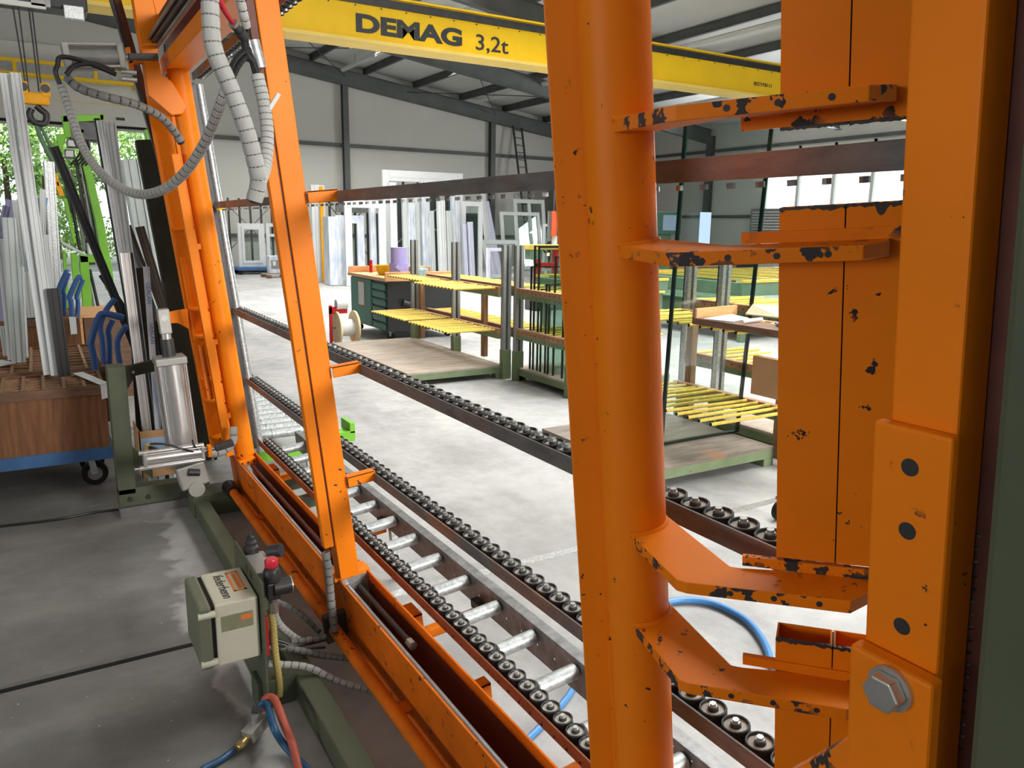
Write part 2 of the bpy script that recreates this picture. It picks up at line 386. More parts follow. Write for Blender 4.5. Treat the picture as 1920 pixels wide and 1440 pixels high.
for y in (24.0, 18.0-3.4, 6.0+6):
    b = MB(); b.box(XR-.3, XR-.28, y-.11, y+.11, 0, 5.4); b.box(XR-.04, XR-.02, y-.11, y+.11, 0, 5.4); b.box(XR-.28, XR-.04, y-.01, y+.01, 0, 5.4)
    b.build('column', 'roof_steel', wr)
for z in (2.2, 4.8): MB().box(XR-.06, XR, YF, YB, z-.06, z+.06).build('girt', 'roof_steel', wr)
# the two walls behind the camera
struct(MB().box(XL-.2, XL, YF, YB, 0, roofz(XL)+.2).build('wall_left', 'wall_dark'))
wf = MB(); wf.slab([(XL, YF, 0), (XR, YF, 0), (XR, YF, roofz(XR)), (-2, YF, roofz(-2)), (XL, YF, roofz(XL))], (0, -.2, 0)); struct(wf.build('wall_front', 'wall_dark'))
# roof: panels, purlins along Y, rafters along X
rf = MB(); rf.slab([(-2, YF-.3, roofz(-2)+.02), (XR+.3, YF-.3, roofz(XR+.3)+.02), (XR+.3, YB+.3, roofz(XR+.3)+.02), (-2, YB+.3, roofz(-2)+.02)], (0, 0, .15))
rf.slab([(-2, YF-.3, roofz(-2)+.02), (-2, YB+.3, roofz(-2)+.02), (XL-.3, YB+.3, roofz(XL-.3)+.02), (XL-.3, YF-.3, roofz(XL-.3)+.02)], (0, 0, .15))
roof = struct(rf.build('ceiling', 'roof_panel'))
x = -1.0
while x < 23.5:
    z = roofz(x); b = MB(); b.box(x-.05, x+.05, YF, YB, z-.24, z-.225); b.box(x-.006, x+.006, YF, YB, z-.225, z-.015); b.box(x-.05, x+.05, YF, YB, z-.015, z)
    b.build('purlin', 'roof_steel', roof); x += 2.06
for y in (29.75, 23.9, 17.9, 11.9, 5.9):
    b = MB()
    for xa, xb in ((-2, 23.7), (XL, -2)):
        za, zb = roofz(xa)-.25, roofz(xb)-.25
        for o0, o1, w in ((0, .02, .11), (.53, .55, .11), (.02, .53, .008)):
            b.slab([(xa, y-w, za-o1), (xb, y-w, zb-o1), (xb, y-w, zb-o0), (xa, y-w, za-o0)], (0, 2*w, 0))
    b.build('rafter', 'roof_steel', roof)
# wind bracing rods under the roof
for (xa, ya, xb, yb) in ((6.5, 24, 10.5, 29.6), (10.5, 24, 6.5, 29.6), (13, 24, 17, 29.6), (17, 24, 13, 29.6), (16.8, 12, 21, 18)):
    MB().cyl((xa, ya, roofz(xa)-.5), (xb, yb, roofz(xb)-.5), .016, 6).build('bracing_rod', 'steel_dark', roof)
# floor joint: metal strip and dark groove
t = struct(MB().box(1.16, 9.0, 3.225, 3.285, 0, .003).build('trim_1', 'galvanised'))
t = struct(MB().box(-6, .52, 3.235, 3.262, 0, .002).build('trim_2', 'black_rubber')); MB().box(-6, .52, 3.262, 3.29, 0, .003).build('joint_edge', 'steel_grey', t)
# strip lights hung along the purlins
L0 = None
for k, (x, ya, yb) in enumerate(((10.3, 20.5, 29.3), (15.6, 20, 28.6), (20.0, 18, 27), (10.3, 13.2, 19.6), (15.6, 12.6, 18.6))):
    z = roofz(x)-.42
    t = thing('strip_light', ['white strip light along the roof over the tall white frames', 'white strip light reaching the rear wall over the leaning grey frames', 'white strip light beside the right-hand wall over the dark shelving',
              'white strip light above the yellow crane girder lettering', 'white strip light above the far end of the yellow crane girder'][k], 'lamp', (x, ya, z), 'strip lights under the roof')
    MB().box(-.07, .07, 0, yb-ya, 0, .09).build('housing', 'lamp_white', t); MB().box(-.10, .10, .05, yb-ya-.05, .05, .058).build('reflector', 'lamp_white', t)
    MB().cyl((0, .1, -.02), (0, yb-ya-.1, -.02), .018, 8).build('tube', 'pvc_white', t)
    for q in (.15, .85): MB().cyl((0, (yb-ya)*q, .09), (0, (yb-ya)*q, .42), .006, 6).build('hanger', 'steel_dark', t)
# ------------------------------------------------------------------ the leaning press frame (built in its own leaning axes: e across, y along, z up the lean)
FR = (0, -LEAN, 0)
press = thing('press_frame', 'long leaning orange frame with wheel rails running over the concrete floor', 'machine', (0, 0, 0), rot=FR)
# base channel with guide shafts
b = MB(); b.box(.955, .963, .46, 4.95, .0, .24).box(1.077, 1.085, .46, 4.95, .0, .24).box(.963, 1.077, .46, 4.95, 0, .012).box(.949, .955, .46, 4.95, 0, .02)
b.build('base_channel', 'orange_dirty', press, .002)
b = MB(); b.box(.965, 1.075, 2.845, 2.853, .012, .235); b.build('end_plate', 'galvanised', press)
MB().box(.94, 1.09, 2.85, 2.93, .23, .25).build('foot_plate', 'orange', press, .002)
MB().cyl((.987, .46, .195), (.987, 2.84, .195), .013, 12).build('guide_shaft', 'steel_grey', press, 0, True)
MB().cyl((.987, 2.86, .195), (.987, 4.70, .195), .013, 12).build('guide_shaft', 'steel_grey', press, 0, True)
MB().cyl((1.036, 2.34, .185), (1.036, 2.84, .185), .012, 12).build('threaded_rod', 'steel_dark', press, 0, True)
MB().cyl((1.036, 2.31, .185), (1.036, 2.345, .185), .017, 6).build('rod_nut', 'bolt_steel', press)
MB().cyl((1.036, 2.86, .185), (1.036, 4.70, .185), .012, 12).build('threaded_rod', 'rust_brown', press, 0, True)
MB().box(1.074, 1.0765, .46, 4.8, .02, .2).build('inner_strip', 'rust_brown', press)
# round tube rail along the outside
MB().cyl((.897, .46, .06), (.897, 2.80, .06), .024, 16).build('round_tube', 'orange_dirty', press, 0, True)
MB().cyl((.897, 2.86, .06), (.897, 4.72, .06), .024, 16).build('round_tube', 'orange_dirty', press, 0, True)
MB().box(.865, .96, 2.81, 2.85, .0, .115).build('tube_bracket', 'steel_dark', press, .002)
MB().cyl((.897, 4.66, .06), (.897, 4.80, .06), .04, 16).build('tube_collar', 'black_plastic', press, 0, True)
for y in (1.0, 2.2, 4.2): MB().box(.9, .96, y-.03, y+.03, .04, .05).build('tube_support', 'orange_dirty', press)
# flat upright with its cable cover
b = MB(); b.box(.957, 1.036, 2.82, 2.90, .25, 2.62); b.build('upright', 'orange', press, .003)
b = MB(); b.box(.912, .950, 2.822, 2.86, .40, 1.92); b.build('cable_cover', 'orange', press, .003)
MB().box(.93, .957, 2.828, 2.85, .42, 2.6).build('cover_gap', 'rust_brown', press)
# upper channel carrying the drive
b = MB(); b.box(.955, 1.085, 2.93, 4.90, 2.456, 2.464).box(.955, .962, 2.93, 4.90, 2.464, 2.53).box(1.078, 1.085, 2.93, 4.90, 2.464, 2.53)
b.build('upper_channel', 'orange_clean', press, .002)
b = MB(); b.box(.90, .95, 1.2, 4.82, 2.575, 2.63); b.build('rodless_cylinder', 'steel_dark', press, .004)
for e, z, r in ((.925, 2.56, .010), (.89, 2.60, .008), (.965, 2.60, .012)): MB().cyl((e, 1.2, z), (e, 4.8, z), r, 10).build('air_line', 'steel_grey', press, 0, True)
MB().box(.96, 1.08, 2.93, 4.85, 2.60, 2.72).build('drive_cover', 'rust_brown', press)
MB().box(.93, 1.06, 2.80, 2.93, 2.53, 2.62).build('upper_joint', 'orange_clean', press)
# rails with wheels
def wheel_mesh():
    b = MB(); n = 18
    b.lathe([(.0, -.028), (.0283, -.028), (.0288, -.0265), (.0288, -.0015), (.0275, 0), (.0250, 0), (.0240, -.0015), (.0235, -.006), (.0115, -.0065), (.0105, .001), (.0, .001)],
            n, mats=[0, 0, 0, 0, 0, 0, 0, 1, 0, 0])
    b.mat(2).cyl((0, 0, .001), (0, 0, .004), .0085, 12); b.cyl((0, 0, .004), (0, 0, .0095), .0072, 6)
    b.mat(3).cyl((0, 0, -.043), (0, 0, -.034), .0075, 6)
    o = b.build('wheel', ['wheel_rubber', 'wheel_dust', 'bolt_steel', 'steel_grey'], None, 0, True); return o
wproto = wheel_mesh()
def rail(zb, zt, y0, y1, flange, wz, phase, flip=False, mat='rail_steel', web=True):
    b = MB()
    b.box(1.1435, 1.149, y0, y1, zb, zt)
    r = b.build('wheel_rail', mat, press, .001)
    zf = zt-.005 if flip else zb
    MB().box(1.149, 1.225, y0, y1, zf, zf+.005).build('rail_flange', 'rail_steel' if mat != 'rail_steel' else mat, r)
    y = phase+.0620*math.ceil((y0+.03-phase)/.0620)
    first = True
    while y < y1-.02:
        w = wproto.copy(); COL.objects.link(w); w.parent = r; w.location = (1.187, y, wz)
        w.rotation_euler = (math.pi if flip else 0, 0, random.uniform(0, 1)); y += .0620
    return r
rail(.225, .268, 1.26, 4.96, True, .268, 1.4113, mat='rail_perforated')
rail(.622, .664, .79, 5.02, True, .660, 1.3845)
rail(1.066, 1.108, .71, 5.06, True, 1.103, 1.4245)
rail(1.713, 1.752, .45, 5.07, True, 1.741, 1.1399)
rail(2.444, 2.486, 2.50, 5.08, True, 2.452, 1.1399, flip=True)
COL.objects.unlink(wproto); bpy.data.objects.remove(wproto)
# brackets from the upright to the rails
for z in (.632, 1.074, 1.716, 2.45):
    b = MB(); h = .042
    b.slab([(1.036, 2.80, z), (1.150, 2.80, z), (1.150, 2.80, z+h), (1.036, 2.80, z+h)], (0, .006, 0)); b.box(1.036, 1.148, 2.80, 2.84, z+h-.006, z+h)
    b.build('rail_bracket', 'orange', press, .0015)
for y, w in ((4.55, .12), (3.42, .05), (2.52, .10), (1.97, .045), (1.38, .08)):
    b = MB(); b.box(1.085, 1.146, y-w/2, y+w/2, .19, .198); b.box(1.085, 1.146, y-w/2, y-w/2+.006, .14, .198); b.build('rail_bracket', 'orange', press, .001)
# galvanised stand pipe and dark strip behind the far carriage
p0, p1 = LY(481, 800, 5.25), LY(366, 165, 5.25)
MB().cyl((1.20, 5.22, .10), (1.20, 5.22, 2.44), .026, 16).build('stand_pipe', 'galvanised', press, 0, True)
MB().box(1.135, 1.165, 5.14, 5.20, .15, 2.44).build('side_strip', 'steel_dark', press)
MB().cyl((1.20, 5.22, 1.70), (1.20, 5.22, 1.715), .034, 16).build('pipe_clamp', 'yellow', press, 0, True)

# ------------------------------------------------------------------ clamping carriages on the base channel
AP = [(-.031, -.004), (-.084, -.190), (-.088, -.205), (-.082, -.222), (.059, -.407), (.113, -.407), (.147, -.384), (.016, -.243), (.006, -.228), (.061, -.014), (.03, .03), (-.02, .03)]
UX, UY = .59, -.807; NX, NY = .807, .59
def carriage(y0, sy, label, near):
    t = thing('clamping_carriage', label, 'machine part', (0, 0, 0), 'clamping carriages', FR)
    X = lambda dx: 1.02+dx
    Y = lambda dy: y0+sy*dy
    def poly(pts): return [(X(a), Y(c)) for a, c in pts]
    MB().cyl((X(0), y0, .245), (X(0), y0, 2.46), .057, 40).build('round_column', 'orange', t, 0, True)
    b = MB(); b.cyl((X(0), y0, .225), (X(0), y0, .25), .048, 24); b.build('column_foot', 'orange_clean', t, 0, True)
    MB().box(X(-.052), X(.052), y0-.06, y0+.05, .185, .226).build('slide_block', 'orange_clean', t, .003)
    for dx in (-.035, .0, .035): MB().cyl((X(dx), y0-.064, .205), (X(dx), y0-.055, .205), .007, 8).build('screw', 'steel_dark', t)
    # cable duct on the outer side
    if near:
        # two plates side by side, left one catches the light
        b = MB(); b.slab([(X(-.078), Y(.078), .22), (X(-.036), Y(.040), .22), (X(-.036), Y(.040), 2.46), (X(-.078), Y(.078), 2.46)], (.028, .028*1.0, 0)); b.build('side_plate', 'orange', t, .003)
        b = MB(); b.slab([(X(-.062), Y(.020), .30), (X(-.040), Y(-.002), .30), (X(-.040), Y(-.002), .885), (X(-.062), Y(.020), .885)], (.02, .02, 0)); b.build('small_duct', 'orange', t, .002)
        MB().slab([(X(-.058), Y(.019), .886), (X(-.042), Y(.003), .886), (X(-.028), Y(.017), .886), (X(-.044), Y(.033), .886)], (0, 0, .001)).build('duct_mouth', 'green_black', t)
    else:
        b = MB(); b.box(X(-.118), X(-.075), y0-.06, y0-.015, .27, 2.02); b.build('cable_duct', 'orange', t, .003)
        for z in (.5, .95, 1.5): MB().box(X(-.075), X(-.05), y0-.05, y0-.03, z, z+.03).build('duct_clip', 'orange', t)
        b = MB(); b.box(X(-.155), X(-.12), y0-.0, y0+.02, .62, .95); b.build('short_duct', 'orange_dirty', t, .002)
    if not near:
        eL, eM, eR = LY(352, 600, 5.05).x, LY(388, 600, 5.05).x, LY(418, 600, 5.05).x
        MB().box(eL, eM, 5.05, 5.10, .22, 2.46).build('square_tube', 'orange', t, .003); MB().box(eM+.003, eR, 5.05, 5.10, .22, 2.46).build('square_tube', 'orange', t, .003)
        for py in (423, 577, 630, 714, 755, 828):
            z = LY(378, py, 4.95).z
            MB().prism([(eL+.01, 5.05), (eL+.012, 5.02), (X(-.05), 4.84), (X(.0), 4.84), (X(.0), 5.05)], z-.015, z).build('arm', 'orange_scuffed', t, .002)
        return t
    # arms
    th = .02
    for i, (zt, led) in enumerate(((1.818, -1), (1.626, 1), (1.12, 1), (.94, 1), (.54, 0))):
        a = MB(); a.prism(poly(AP), zt-th, zt); a.m = [0, 0]+[1]*(len(a.m)-2); a.build('arm', ['orange_scuffed', 'orange_worn'], t, .0015)
        if led:
            p, q = (.022, -.238), (.150, -.413)
            z0, z1 = (zt, zt+.016) if led > 0 else (zt-th-.018, zt-th)
            a = MB(); a.slab([(X(p[0]), Y(p[1]), z0), (X(q[0]), Y(q[1]), z0), (X(q[0]+.008), Y(q[1]+.006), z0), (X(p[0]+.008), Y(p[1]+.006), z0)], (0, 0, z1-z0)); a.build('arm_lip', 'orange_worn' if near else 'orange', t)
        if near:
            for q in (.28, .55, .82):
                px, py = -.082+q*.141, -.222-q*.185
                MB().cyl((X(px-.0006), Y(py-.0005), zt-.010), (X(px+.004), Y(py+.003), zt-.010), .0045, 10).build('arm_hole', 'black_plastic', t)
        # weld beads
        MB().tube([(X(.057*math.cos(a_)), Y(.057*math.sin(a_)), zt) for a_ in np.linspace(-2.4, .1, 12)], .006, 6).build('weld_bead', 'orange_clean', t, 0, True)
    # square tubes the arms carry, cut open where the wheel rails pass
    s0 = .030+.012
    for k in range(2):
        d0 = .062+k*.086
        for z0, z1 in ((1.752+.025, 2.46), (1.155-.015, 1.672), (.22, .995)):
            o = (.012, .012*NY/NX)
            a0 = (.006+o[0]+UX*d0, -.236+o[1]+UY*d0); a1 = (a0[0]+UX*.084, a0[1]+UY*.084)
            a2 = (a1[0]+NX*.05, a1[1]+NY*.05); a3 = (a0[0]+NX*.05, a0[1]+NY*.05)
            P4 = [a0, a1, a2, a3]; a = MB()
            inn = [(.93*x_+.07*sum(p[0] for p in P4)/4, .93*y_+.07*sum(p[1] for p in P4)/4) for x_, y_ in P4]
            n = 4; vs = [(X(x_), Y(y_), z) for z in (z0, z1) for x_, y_ in P4]+[(X(x_), Y(y_), z) for z in (z0, z1) for x_, y_ in inn]
            fs = [(i, (i+1) % 4, 4+(i+1) % 4, 4+i) for i in range(4)]+[(8+i, 12+i, 12+(i+1) % 4, 8+(i+1) % 4) for i in range(4)]
            fs += [(i, 8+i, 8+(i+1) % 4, (i+1) % 4) for i in range(4)]+[(4+i, 4+(i+1) % 4, 12+(i+1) % 4, 12+i) for i in range(4)]
            a.add(vs, fs); a.build('square_tube', 'orange', t)
            # flame-cut rim, left ragged and bare
            for ze, up in ((z0, -1), (z1, 1)):
                if ze < .3 or ze > 2.4 or (ze > 1.1 and ze < 1.2): continue
                q_ = MB(); ns = 22; vs = []
                for i in range(ns+1):
                    f = i/ns; p_ = (a0[0]+(a1[0]-a0[0])*f, a0[1]+(a1[1]-a0[1])*f); h_ = random.uniform(.001, .006)+(.010 if 9 < i < 13 and k else 0); h2 = random.uniform(.0005, .003)
                    vs += [(X(p_[0]-.0008*NX), Y(p_[1]-.0008*NY), ze-up*h_), (X(p_[0]-.0008*NX), Y(p_[1]-.0008*NY), ze+up*h2), (X(p_[0]+.004*NX), Y(p_[1]+.004*NY), ze+up*h2)]
                q_.add(vs, [(3*i, 3*i+1, 3*i+4, 3*i+3) for i in range(ns)]+[(3*i+1, 3*i+2, 3*i+5, 3*i+4) for i in range(ns)]); q_.build('cut_rim', 'steel_dark', t)
    for z0, z1 in ((1.777, 2.46), (1.14, 1.672), (.22, .995)):
        a0 = (.018+UX*.146+NX*.004, -.2272+UY*.146+NY*.004)
        MB().slab([(X(a0[0]), Y(a0[1]), z0), (X(a0[0]+UX*.003), Y(a0[1]+UY*.003), z0), (X(a0[0]+UX*.003+NX*.04), Y(a0[1]+UY*.003+NY*.04), z0), (X(a0[0]+NX*.04), Y(a0[1]+NY*.04), z0)], (0, 0, z1-z0)).build('seam_strip', 'green_black', t)
    return t
near_c = carriage(1.035, 1, 'orange clamping carriage with thick round column and chipped arms, beside the bolted green post', True)
far_c = carriage(4.78, -1, 'orange clamping carriage with round column beside the pneumatic cylinders and green stand', False)
# near carriage: back post, drilled plates, bolt
t = near_c
MB().box(.84, .885, .362, .425, .55, 2.5).build('back_post', 'orange', t, .003)
MB().box(.826, .84, .358, .433, .55, 1.495).build('drilled_plate', 'orange', t, .003)
b = MB(); b.slab([(.806, .436, .5), (.806, .350, .5), (.806, .350, 1.262), (.806, .436, 1.262)], (.02, 0, 0)); b.build('bolt_plate', 'orange', t, .004)
for px, py in ((1705, 877), (1700, 996), (1690, 1175)):
    q = LE(px, py, .825); MB().cyl((.8255, q.y, q.z), (.832, q.y, q.z), .0085, 20).build('plate_hole', 'black_plastic', t)
q = LE(1665, 1293, .80)
MB().cyl((.806, q.y, q.z), (.801, q.y, q.z), .0225, 28).build('washer', 'bolt_steel', t, 0, True)
MB().cyl((.801, q.y, q.z), (.786, q.y, q.z), .019, 6).build('hex_bolt', 'bolt_steel', t, .0015)
a, c = LE(1655, 1352, .815), LE(1475, 1452, .86)
b = MB(); b.slab([(a.x, a.y, a.z), (c.x, c.y, c.z), (c.x, c.y, c.z-.25), (a.x, a.y, a.z-.25)], (.018, .004, 0)); b.build('brace_flat', 'orange_worn', t, .002)
MB().box(.885, .905, .35, .362, .5, 2.5).build('web_plate', 'rust_brown', t)
MB().box(.885, .893, .362, .42, .5, 2.5).build('back_plate', 'rust_brown', t)
# far carriage: back post coloured dark for shade, lifting brace, top hook bracket
t = far_c
q0, q1 = LY(260, 300, 5.42), LY(310, 300, 5.42)
MB().box(q0.x, q1.x, 5.38, 5.46, .10, LY(285, 262, 5.42).z).build('back_post', 'green_black', t, .004)
a, c = LY(215, -15, 4.9), LY(345, 430, 5.34)
MB().bar(a, c, .035, .05, (0, 1, 0)).build('angle_bar', 'rust_brown', t, .002)
MB().bar((a.x-.03, a.y, a.z), (c.x-.03, c.y, c.z), .012, .055, (0, 1, 0)).build('angle_leg', 'steel_dark', t)
# hook shaped bracket that wraps the upper channel (outline at the far column)
pts = [(247, -20), (283, -20), (300, 60), (296, 100), (303, 140), (322, 152), (352, 200), (342, 214), (322, 216), (278, 178), (270, 120), (256, 40)]
b = MB(); b.slab([LY(px, py, 4.70) for px, py in pts], (0, .09, 0)); b.build('hook_bracket', 'orange_clean', t, .004)
b = MB(); b.slab([LY(px, py, 4.70) for px, py in ((283, -20), (320, -20), (322, 30), (300, 60))], (0, .02, 0)); b.build('hook_web', 'orange_clean', t, .002)
a, c = LY(236, 88, 4.74), LY(244, 130, 4.74)
b = MB(); b.slab([a, (a.x+.02, a.y, a.z), (c.x+.02, c.y, c.z), c], (0, .05, 0)); q = LY(264, 112, 4.74); b.bar((c.x, c.y+.02, q.z), (q.x+.02, c.y+.02, q.z), .04, .035); b.build('cylinder_bracket', 'orange_clean', t, .002)
# lower bracket that holds the big pneumatic cylinder
a, c = LY(296, 592, 5.0), LY(352, 592, 5.0)
b = MB(); b.slab([LY(px, py, 5.0) for px, py in ((294, 589), (352, 579), (356, 618), (334, 606), (296, 607))], (0, .03, 0)); b.build('cylinder_lug', 'orange', t, .003)
b = MB(); b.slab([LY(px, py, 5.02) for px, py in ((337, 483), (346, 482), (372, 640), (364, 640))], (0, .03, 0)); b.build('lug_plate', 'orange', t, .003)

# green machine post at the right edge
t = thing('green_post', 'tall dark green machine post with coiled black cable beside the bolted orange plate', 'post', (0, 0, 0), rot=FR)
yA, yB, yC = LE(1828, 700, .90).y, LE(1876, 700, .90).y, LE(1874, 700, .83).y
MB().box(.908, .96, yB-.05, min(yA, .345), .2, 2.6).build('post_body', 'green_shade', t, .004)
qc = LE(1806, 1240, .893); q = LE(1795, 1020, .90); MB().box(.885, .95, q.y-.03, q.y+.01, q.z-.05, q.z+.01).build('clamp', 'dark_green', t, .003)
b = MB(); pts = [(qc.x+.007*math.cos(a_), qc.y-.006+.007*math.sin(a_), qc.z-.10+.0022*a_/1.0) for a_ in np.linspace(0, 2*math.pi*18, 360)]; b.tube(pts, .003, 6); b.build('coiled_cable', 'hose_black', t, 0, True)
MB().box(.83, 1.60, -2.6, yC, -.085, 2.35).build('added_machine_body', 'dark_green', t, .008)  # right-edge face, with body added out of view to shade the floor
MB().box(.965, 1.0, yB, .40, .2, 2.5).build('dark_gap_sheet', 'green_black', t)  # dark sheet added to block the bright gap beside the post
MB().box(qc.x-.004, qc.x+.012, qc.y-.012, qc.y+.006, qc.z-.35, qc.z-.11).build('cable_chain', 'teal_dark', t, .002)

# ------------------------------------------------------------------ galvanised roller conveyor
t = thing('roller_conveyor', 'galvanised roller conveyor with a perforated side channel along the orange frame', 'conveyor', (0, 0, 0), rot=FR)
b = MB(); b.box(1.386, 1.389, .95, 4.98, .13, .256).box(1.386, 1.425, .95, 4.98, .253, .256).box(1.386, 1.425, .95, 4.98, .13, .133); b.build('side_channel', 'galvanised_perforated', t)
rp = None
y = 2.788-.245*7
while y < 4.95:
    b = MB(); b.lathe([(0, 0), (.022, 0), (.0255, .004), (.0255, .146), (.022, .15), (0, .15)], 20); b.lathe([(.006, -.003), (.006, .0)], 8)
    if rp is None: rp = b.build('roller', 'roller_zinc', t, 0, True); r = rp
    else: r = rp.copy(); COL.objects.link(r)
    r.location = (1.230, y, .219); r.rotation_mode = "ZYX"; r.rotation_euler = (0, math.pi/2, random.uniform(0, 6)); y += .245
for y in (1.55, 2.46, 3.45, 4.55):
    MB().box(1.09, 1.386, y-.02, y+.02, .10, .135).build('cross_bar', 'orange', t, .002)
    MB().box(1.36, 1.386, y-.03, y+.03, .135, .17).build('angle_clip', 'steel_dark', t)
for y in (1.6, 3.4, 4.8): MB().box(1.39, 1.42, y-.02, y+.02, -.145, .13).build('leg', 'galvanised', t)
MB().box(1.10, 1.38, 4.30, 4.36, -.02, .05).build('green_tie', 'dark_green', t, .003)
MB().box(1.09, 1.37, 4.60, 4.72, .0, .08).build('green_tie', 'dark_green', t, .003)
# second conveyor beyond
t = thing('roller_conveyor', 'grey roller conveyor with grooved tubes continuing behind the galvanised stand pipe', 'conveyor', (0, 0, 0))
rp = None; n = 0
for i in range(19):
    y = 5.36+i*.155; b = MB(); b.lathe([(0, 0), (.03, 0), (.034, .006), (.034, .14), (.030, .142), (.030, .152), (.034, .154), (.034, .36), (.030, .362), (.030, .372), (.034, .374), (.034, .52), (0, .52)], 16)
    if rp is None: rp = b.build('roller', 'roller_zinc', t, 0, True); r = rp
    else: r = rp.copy(); COL.objects.link(r)
    r.location = (1.14, y, .30); r.rotation_mode = "ZYX"; r.rotation_euler = (0, math.pi/2, random.uniform(0, 6))
for x in (1.125, 1.67): MB().box(x-.015, x+.015, 5.29, 8.3, .23, .33).build('side_channel', 'steel_grey', t)
for y in (5.5, 6.7, 8.0):
    for x in (1.125, 1.67): MB().box(x-.02, x+.02, y-.02, y+.02, 0, .24).build('leg', 'steel_grey', t)
q = PZ(632, 805, .1)
MB().box(1.69, 1.90, 5.35, 5.45, .17, .25).build('side_bracket', 'lime_green', t, .004); MB().box(1.86, 1.90, 5.35, 5.55, .23, .31).build('bracket_lip', 'lime_green', t, .004); MB().box(1.2, 1.69, 5.36, 5.44, .10, .18).build('cross_tie', 'lime_green', t, .004)
# ------------------------------------------------------------------ green machine stand and pneumatic cylinders at the far end
def pv(*a): return PY(*a)
t = thing('machine_stand', 'olive green welded machine stand on a grey plinth beside the profile crates', 'stand', PY(290, 950, 5.0))
b0 = t.location
def put(mb, name, mat, par=t, **k):
    mb.v = [tuple(Vector(v)-Vector(par.location)) for v in mb.v]; return mb.build(name, mat, par, **k)
cx0, cx1 = PY(222, 925, 5.0).x, PY(256, 925, 5.0).x
zt = PY(215, 690, 5.0).z
put(MB().box(cx0, cx1, 5.0, 5.16, .13, zt), 'post', 'dark_green', bevel=.004)
put(MB().box(cx0, cx1+.42, 5.0, 5.10, .055, .165), 'foot_beam', 'dark_green', bevel=.004)
put(MB().box(cx0+.0, cx1+.42, 4.98, 5.12, 0, .055), 'plinth', 'steel_grey')
put(MB().slab([(cx1, 5.02, zt-.14), (cx1+.05, 5.02, zt-.06), (cx1+.28, 5.02, zt-.02), (cx1+.28, 5.02, zt+.05), (cx1, 5.02, zt)], (0, .03, 0)), 'top_gusset', 'green_black', bevel=.002)
put(MB().slab([(cx1, 5.02, .42), (cx1+.10, 5.02, .30), (cx1+.10, 5.02, .20), (cx1, 5.02, .30)], (0, .03, 0)), 'side_gusset', 'dark_green', bevel=.002)
put(MB().bar((cx1+.10, 5.2, .34), (cx1+.40, 5.2, .17), .03, .06), 'diagonal_brace', 'dark_green', bevel=.002)
put(MB().cyl((cx1+.04, 5.015, zt-.035), (cx1+.04, 5.01, zt-.035), .008, 12), 'bolt', 'bolt_steel')
for dx in (.06, .16): put(MB().cyl((cx0+dx, 4.999, .10), (cx0+dx, 4.99, .10), .014, 14), 'foot_hole', 'black_plastic')
# long floor beam in the same green
t2 = thing('floor_beam', 'long olive green floor beam lying under the orange base channel', 'beam', (.72, 2.7, 0))
MB().box(-.04, .04, -2.4, 2.28, 0, .10).build('beam_body', 'dark_green', t2, .006)
MB().box(-.05, .30, 2.05, 2.25, .0, .14).build('beam_block', 'dark_green', t2, .006)
# white chalk lines on the floor under it
tag(MB().slab([PZ(415, 940), PZ(422, 938), PZ(408, 960), PZ(403, 958)], (0, 0, .002)).build('chalk_mark', 'paper'), 'short white chalk mark on the floor under the orange channel', 'marking')

def air_cylinder(name, label, p0, p1, r, mat='aluminium', rods=4, heads=True, rod_end=None):
    p0, p1 = Vector(p0), Vector(p1); t = thing(name, label, 'cylinder', p0)
    a = Vector((0, 0, 0)); c = p1-p0; d = c.normalized()
    MB().cyl(a+d*r*.5, c-d*r*.5, r, 28).build('barrel', mat, t, 0, True)
    up = Vector((0, 1, 0)); s = d.cross(up).normalized(); w = s.cross(d)
    for i, j in ((1, 1), (1, -1), (-1, 1), (-1, -1))[:rods]:
        o = s*i*r*.92+w*j*r*.92; MB().cyl(a+o, c+o, r*.12, 8).build('tie_rod', 'aluminium', t, 0, True)
    if heads:
        for q in (a, c-d*r*.55): MB().bar(q, q+d*r*.55, r*2.2, r*2.2, up).build('end_cap', 'cast_aluminium', t, .006)
    return t, s, w, d
A, B = PY(345, 862, 4.72), PY(317, 668, 4.72)
t, s, w, d = air_cylinder('pneumatic_cylinder', 'large upright aluminium pneumatic cylinder clamped under the orange lug', A, B, .075)
L = B-A
MB().cyl(L, L+d*.10, .035, 20).build('neck', 'steel_dark', t, 0, True); MB().cyl(L+d*.05, L+d*.16, .026, 20).build('piston_rod', 'aluminium', t, 0, True)
b = MB(); b.bar(L+d*.13, L+d*.27, .062, .062, (0, 1, 0)); b.build('clevis', 'cast_aluminium', t, .006)
MB().cyl(L+d*.22+Vector((0, -.034, 0)), L+d*.22+Vector((0, .034, 0)), .018, 20).build('clevis_pin', 'bolt_steel', t, 0, True)
b = MB(); b.bar(Vector((.02, 0, -.02)), Vector((.05, 0, -.16)), .16, .12, (0, 1, 0)); b.build('swivel_mount', 'cast_aluminium', t, .012)
MB().cyl((.05, -.07, -.17), (.05, .07, -.17), .045, 20).build('swivel_eye', 'cast_aluminium', t, 0, True)
b = MB(); b.cyl((.01, -.065, -.06), (.07, -.065, -.07), .022, 12); b.build('swivel_slot', 'black_plastic', t, 0, True)
A, B = PY(268, 862, 4.5), PY(382, 846, 4.5)
t, s, w, d = air_cylinder('pneumatic_cylinder', 'slim horizontal aluminium pneumatic cylinder reaching from green stand to the orange column', A, B, .034)
L = B-A
for dz, r in ((.040, .013), (-.045, .014)): MB().cyl(Vector((-.02, -.01, dz)), L+Vector((0, -.01, dz)), r, 12).build('guide_rod', 'aluminium', t, 0, True)
MB().cyl(Vector((-.045, -.01, -.045)), Vector((-.02, -.01, -.045)), .006, 8).build('rod_tip', 'aluminium', t)
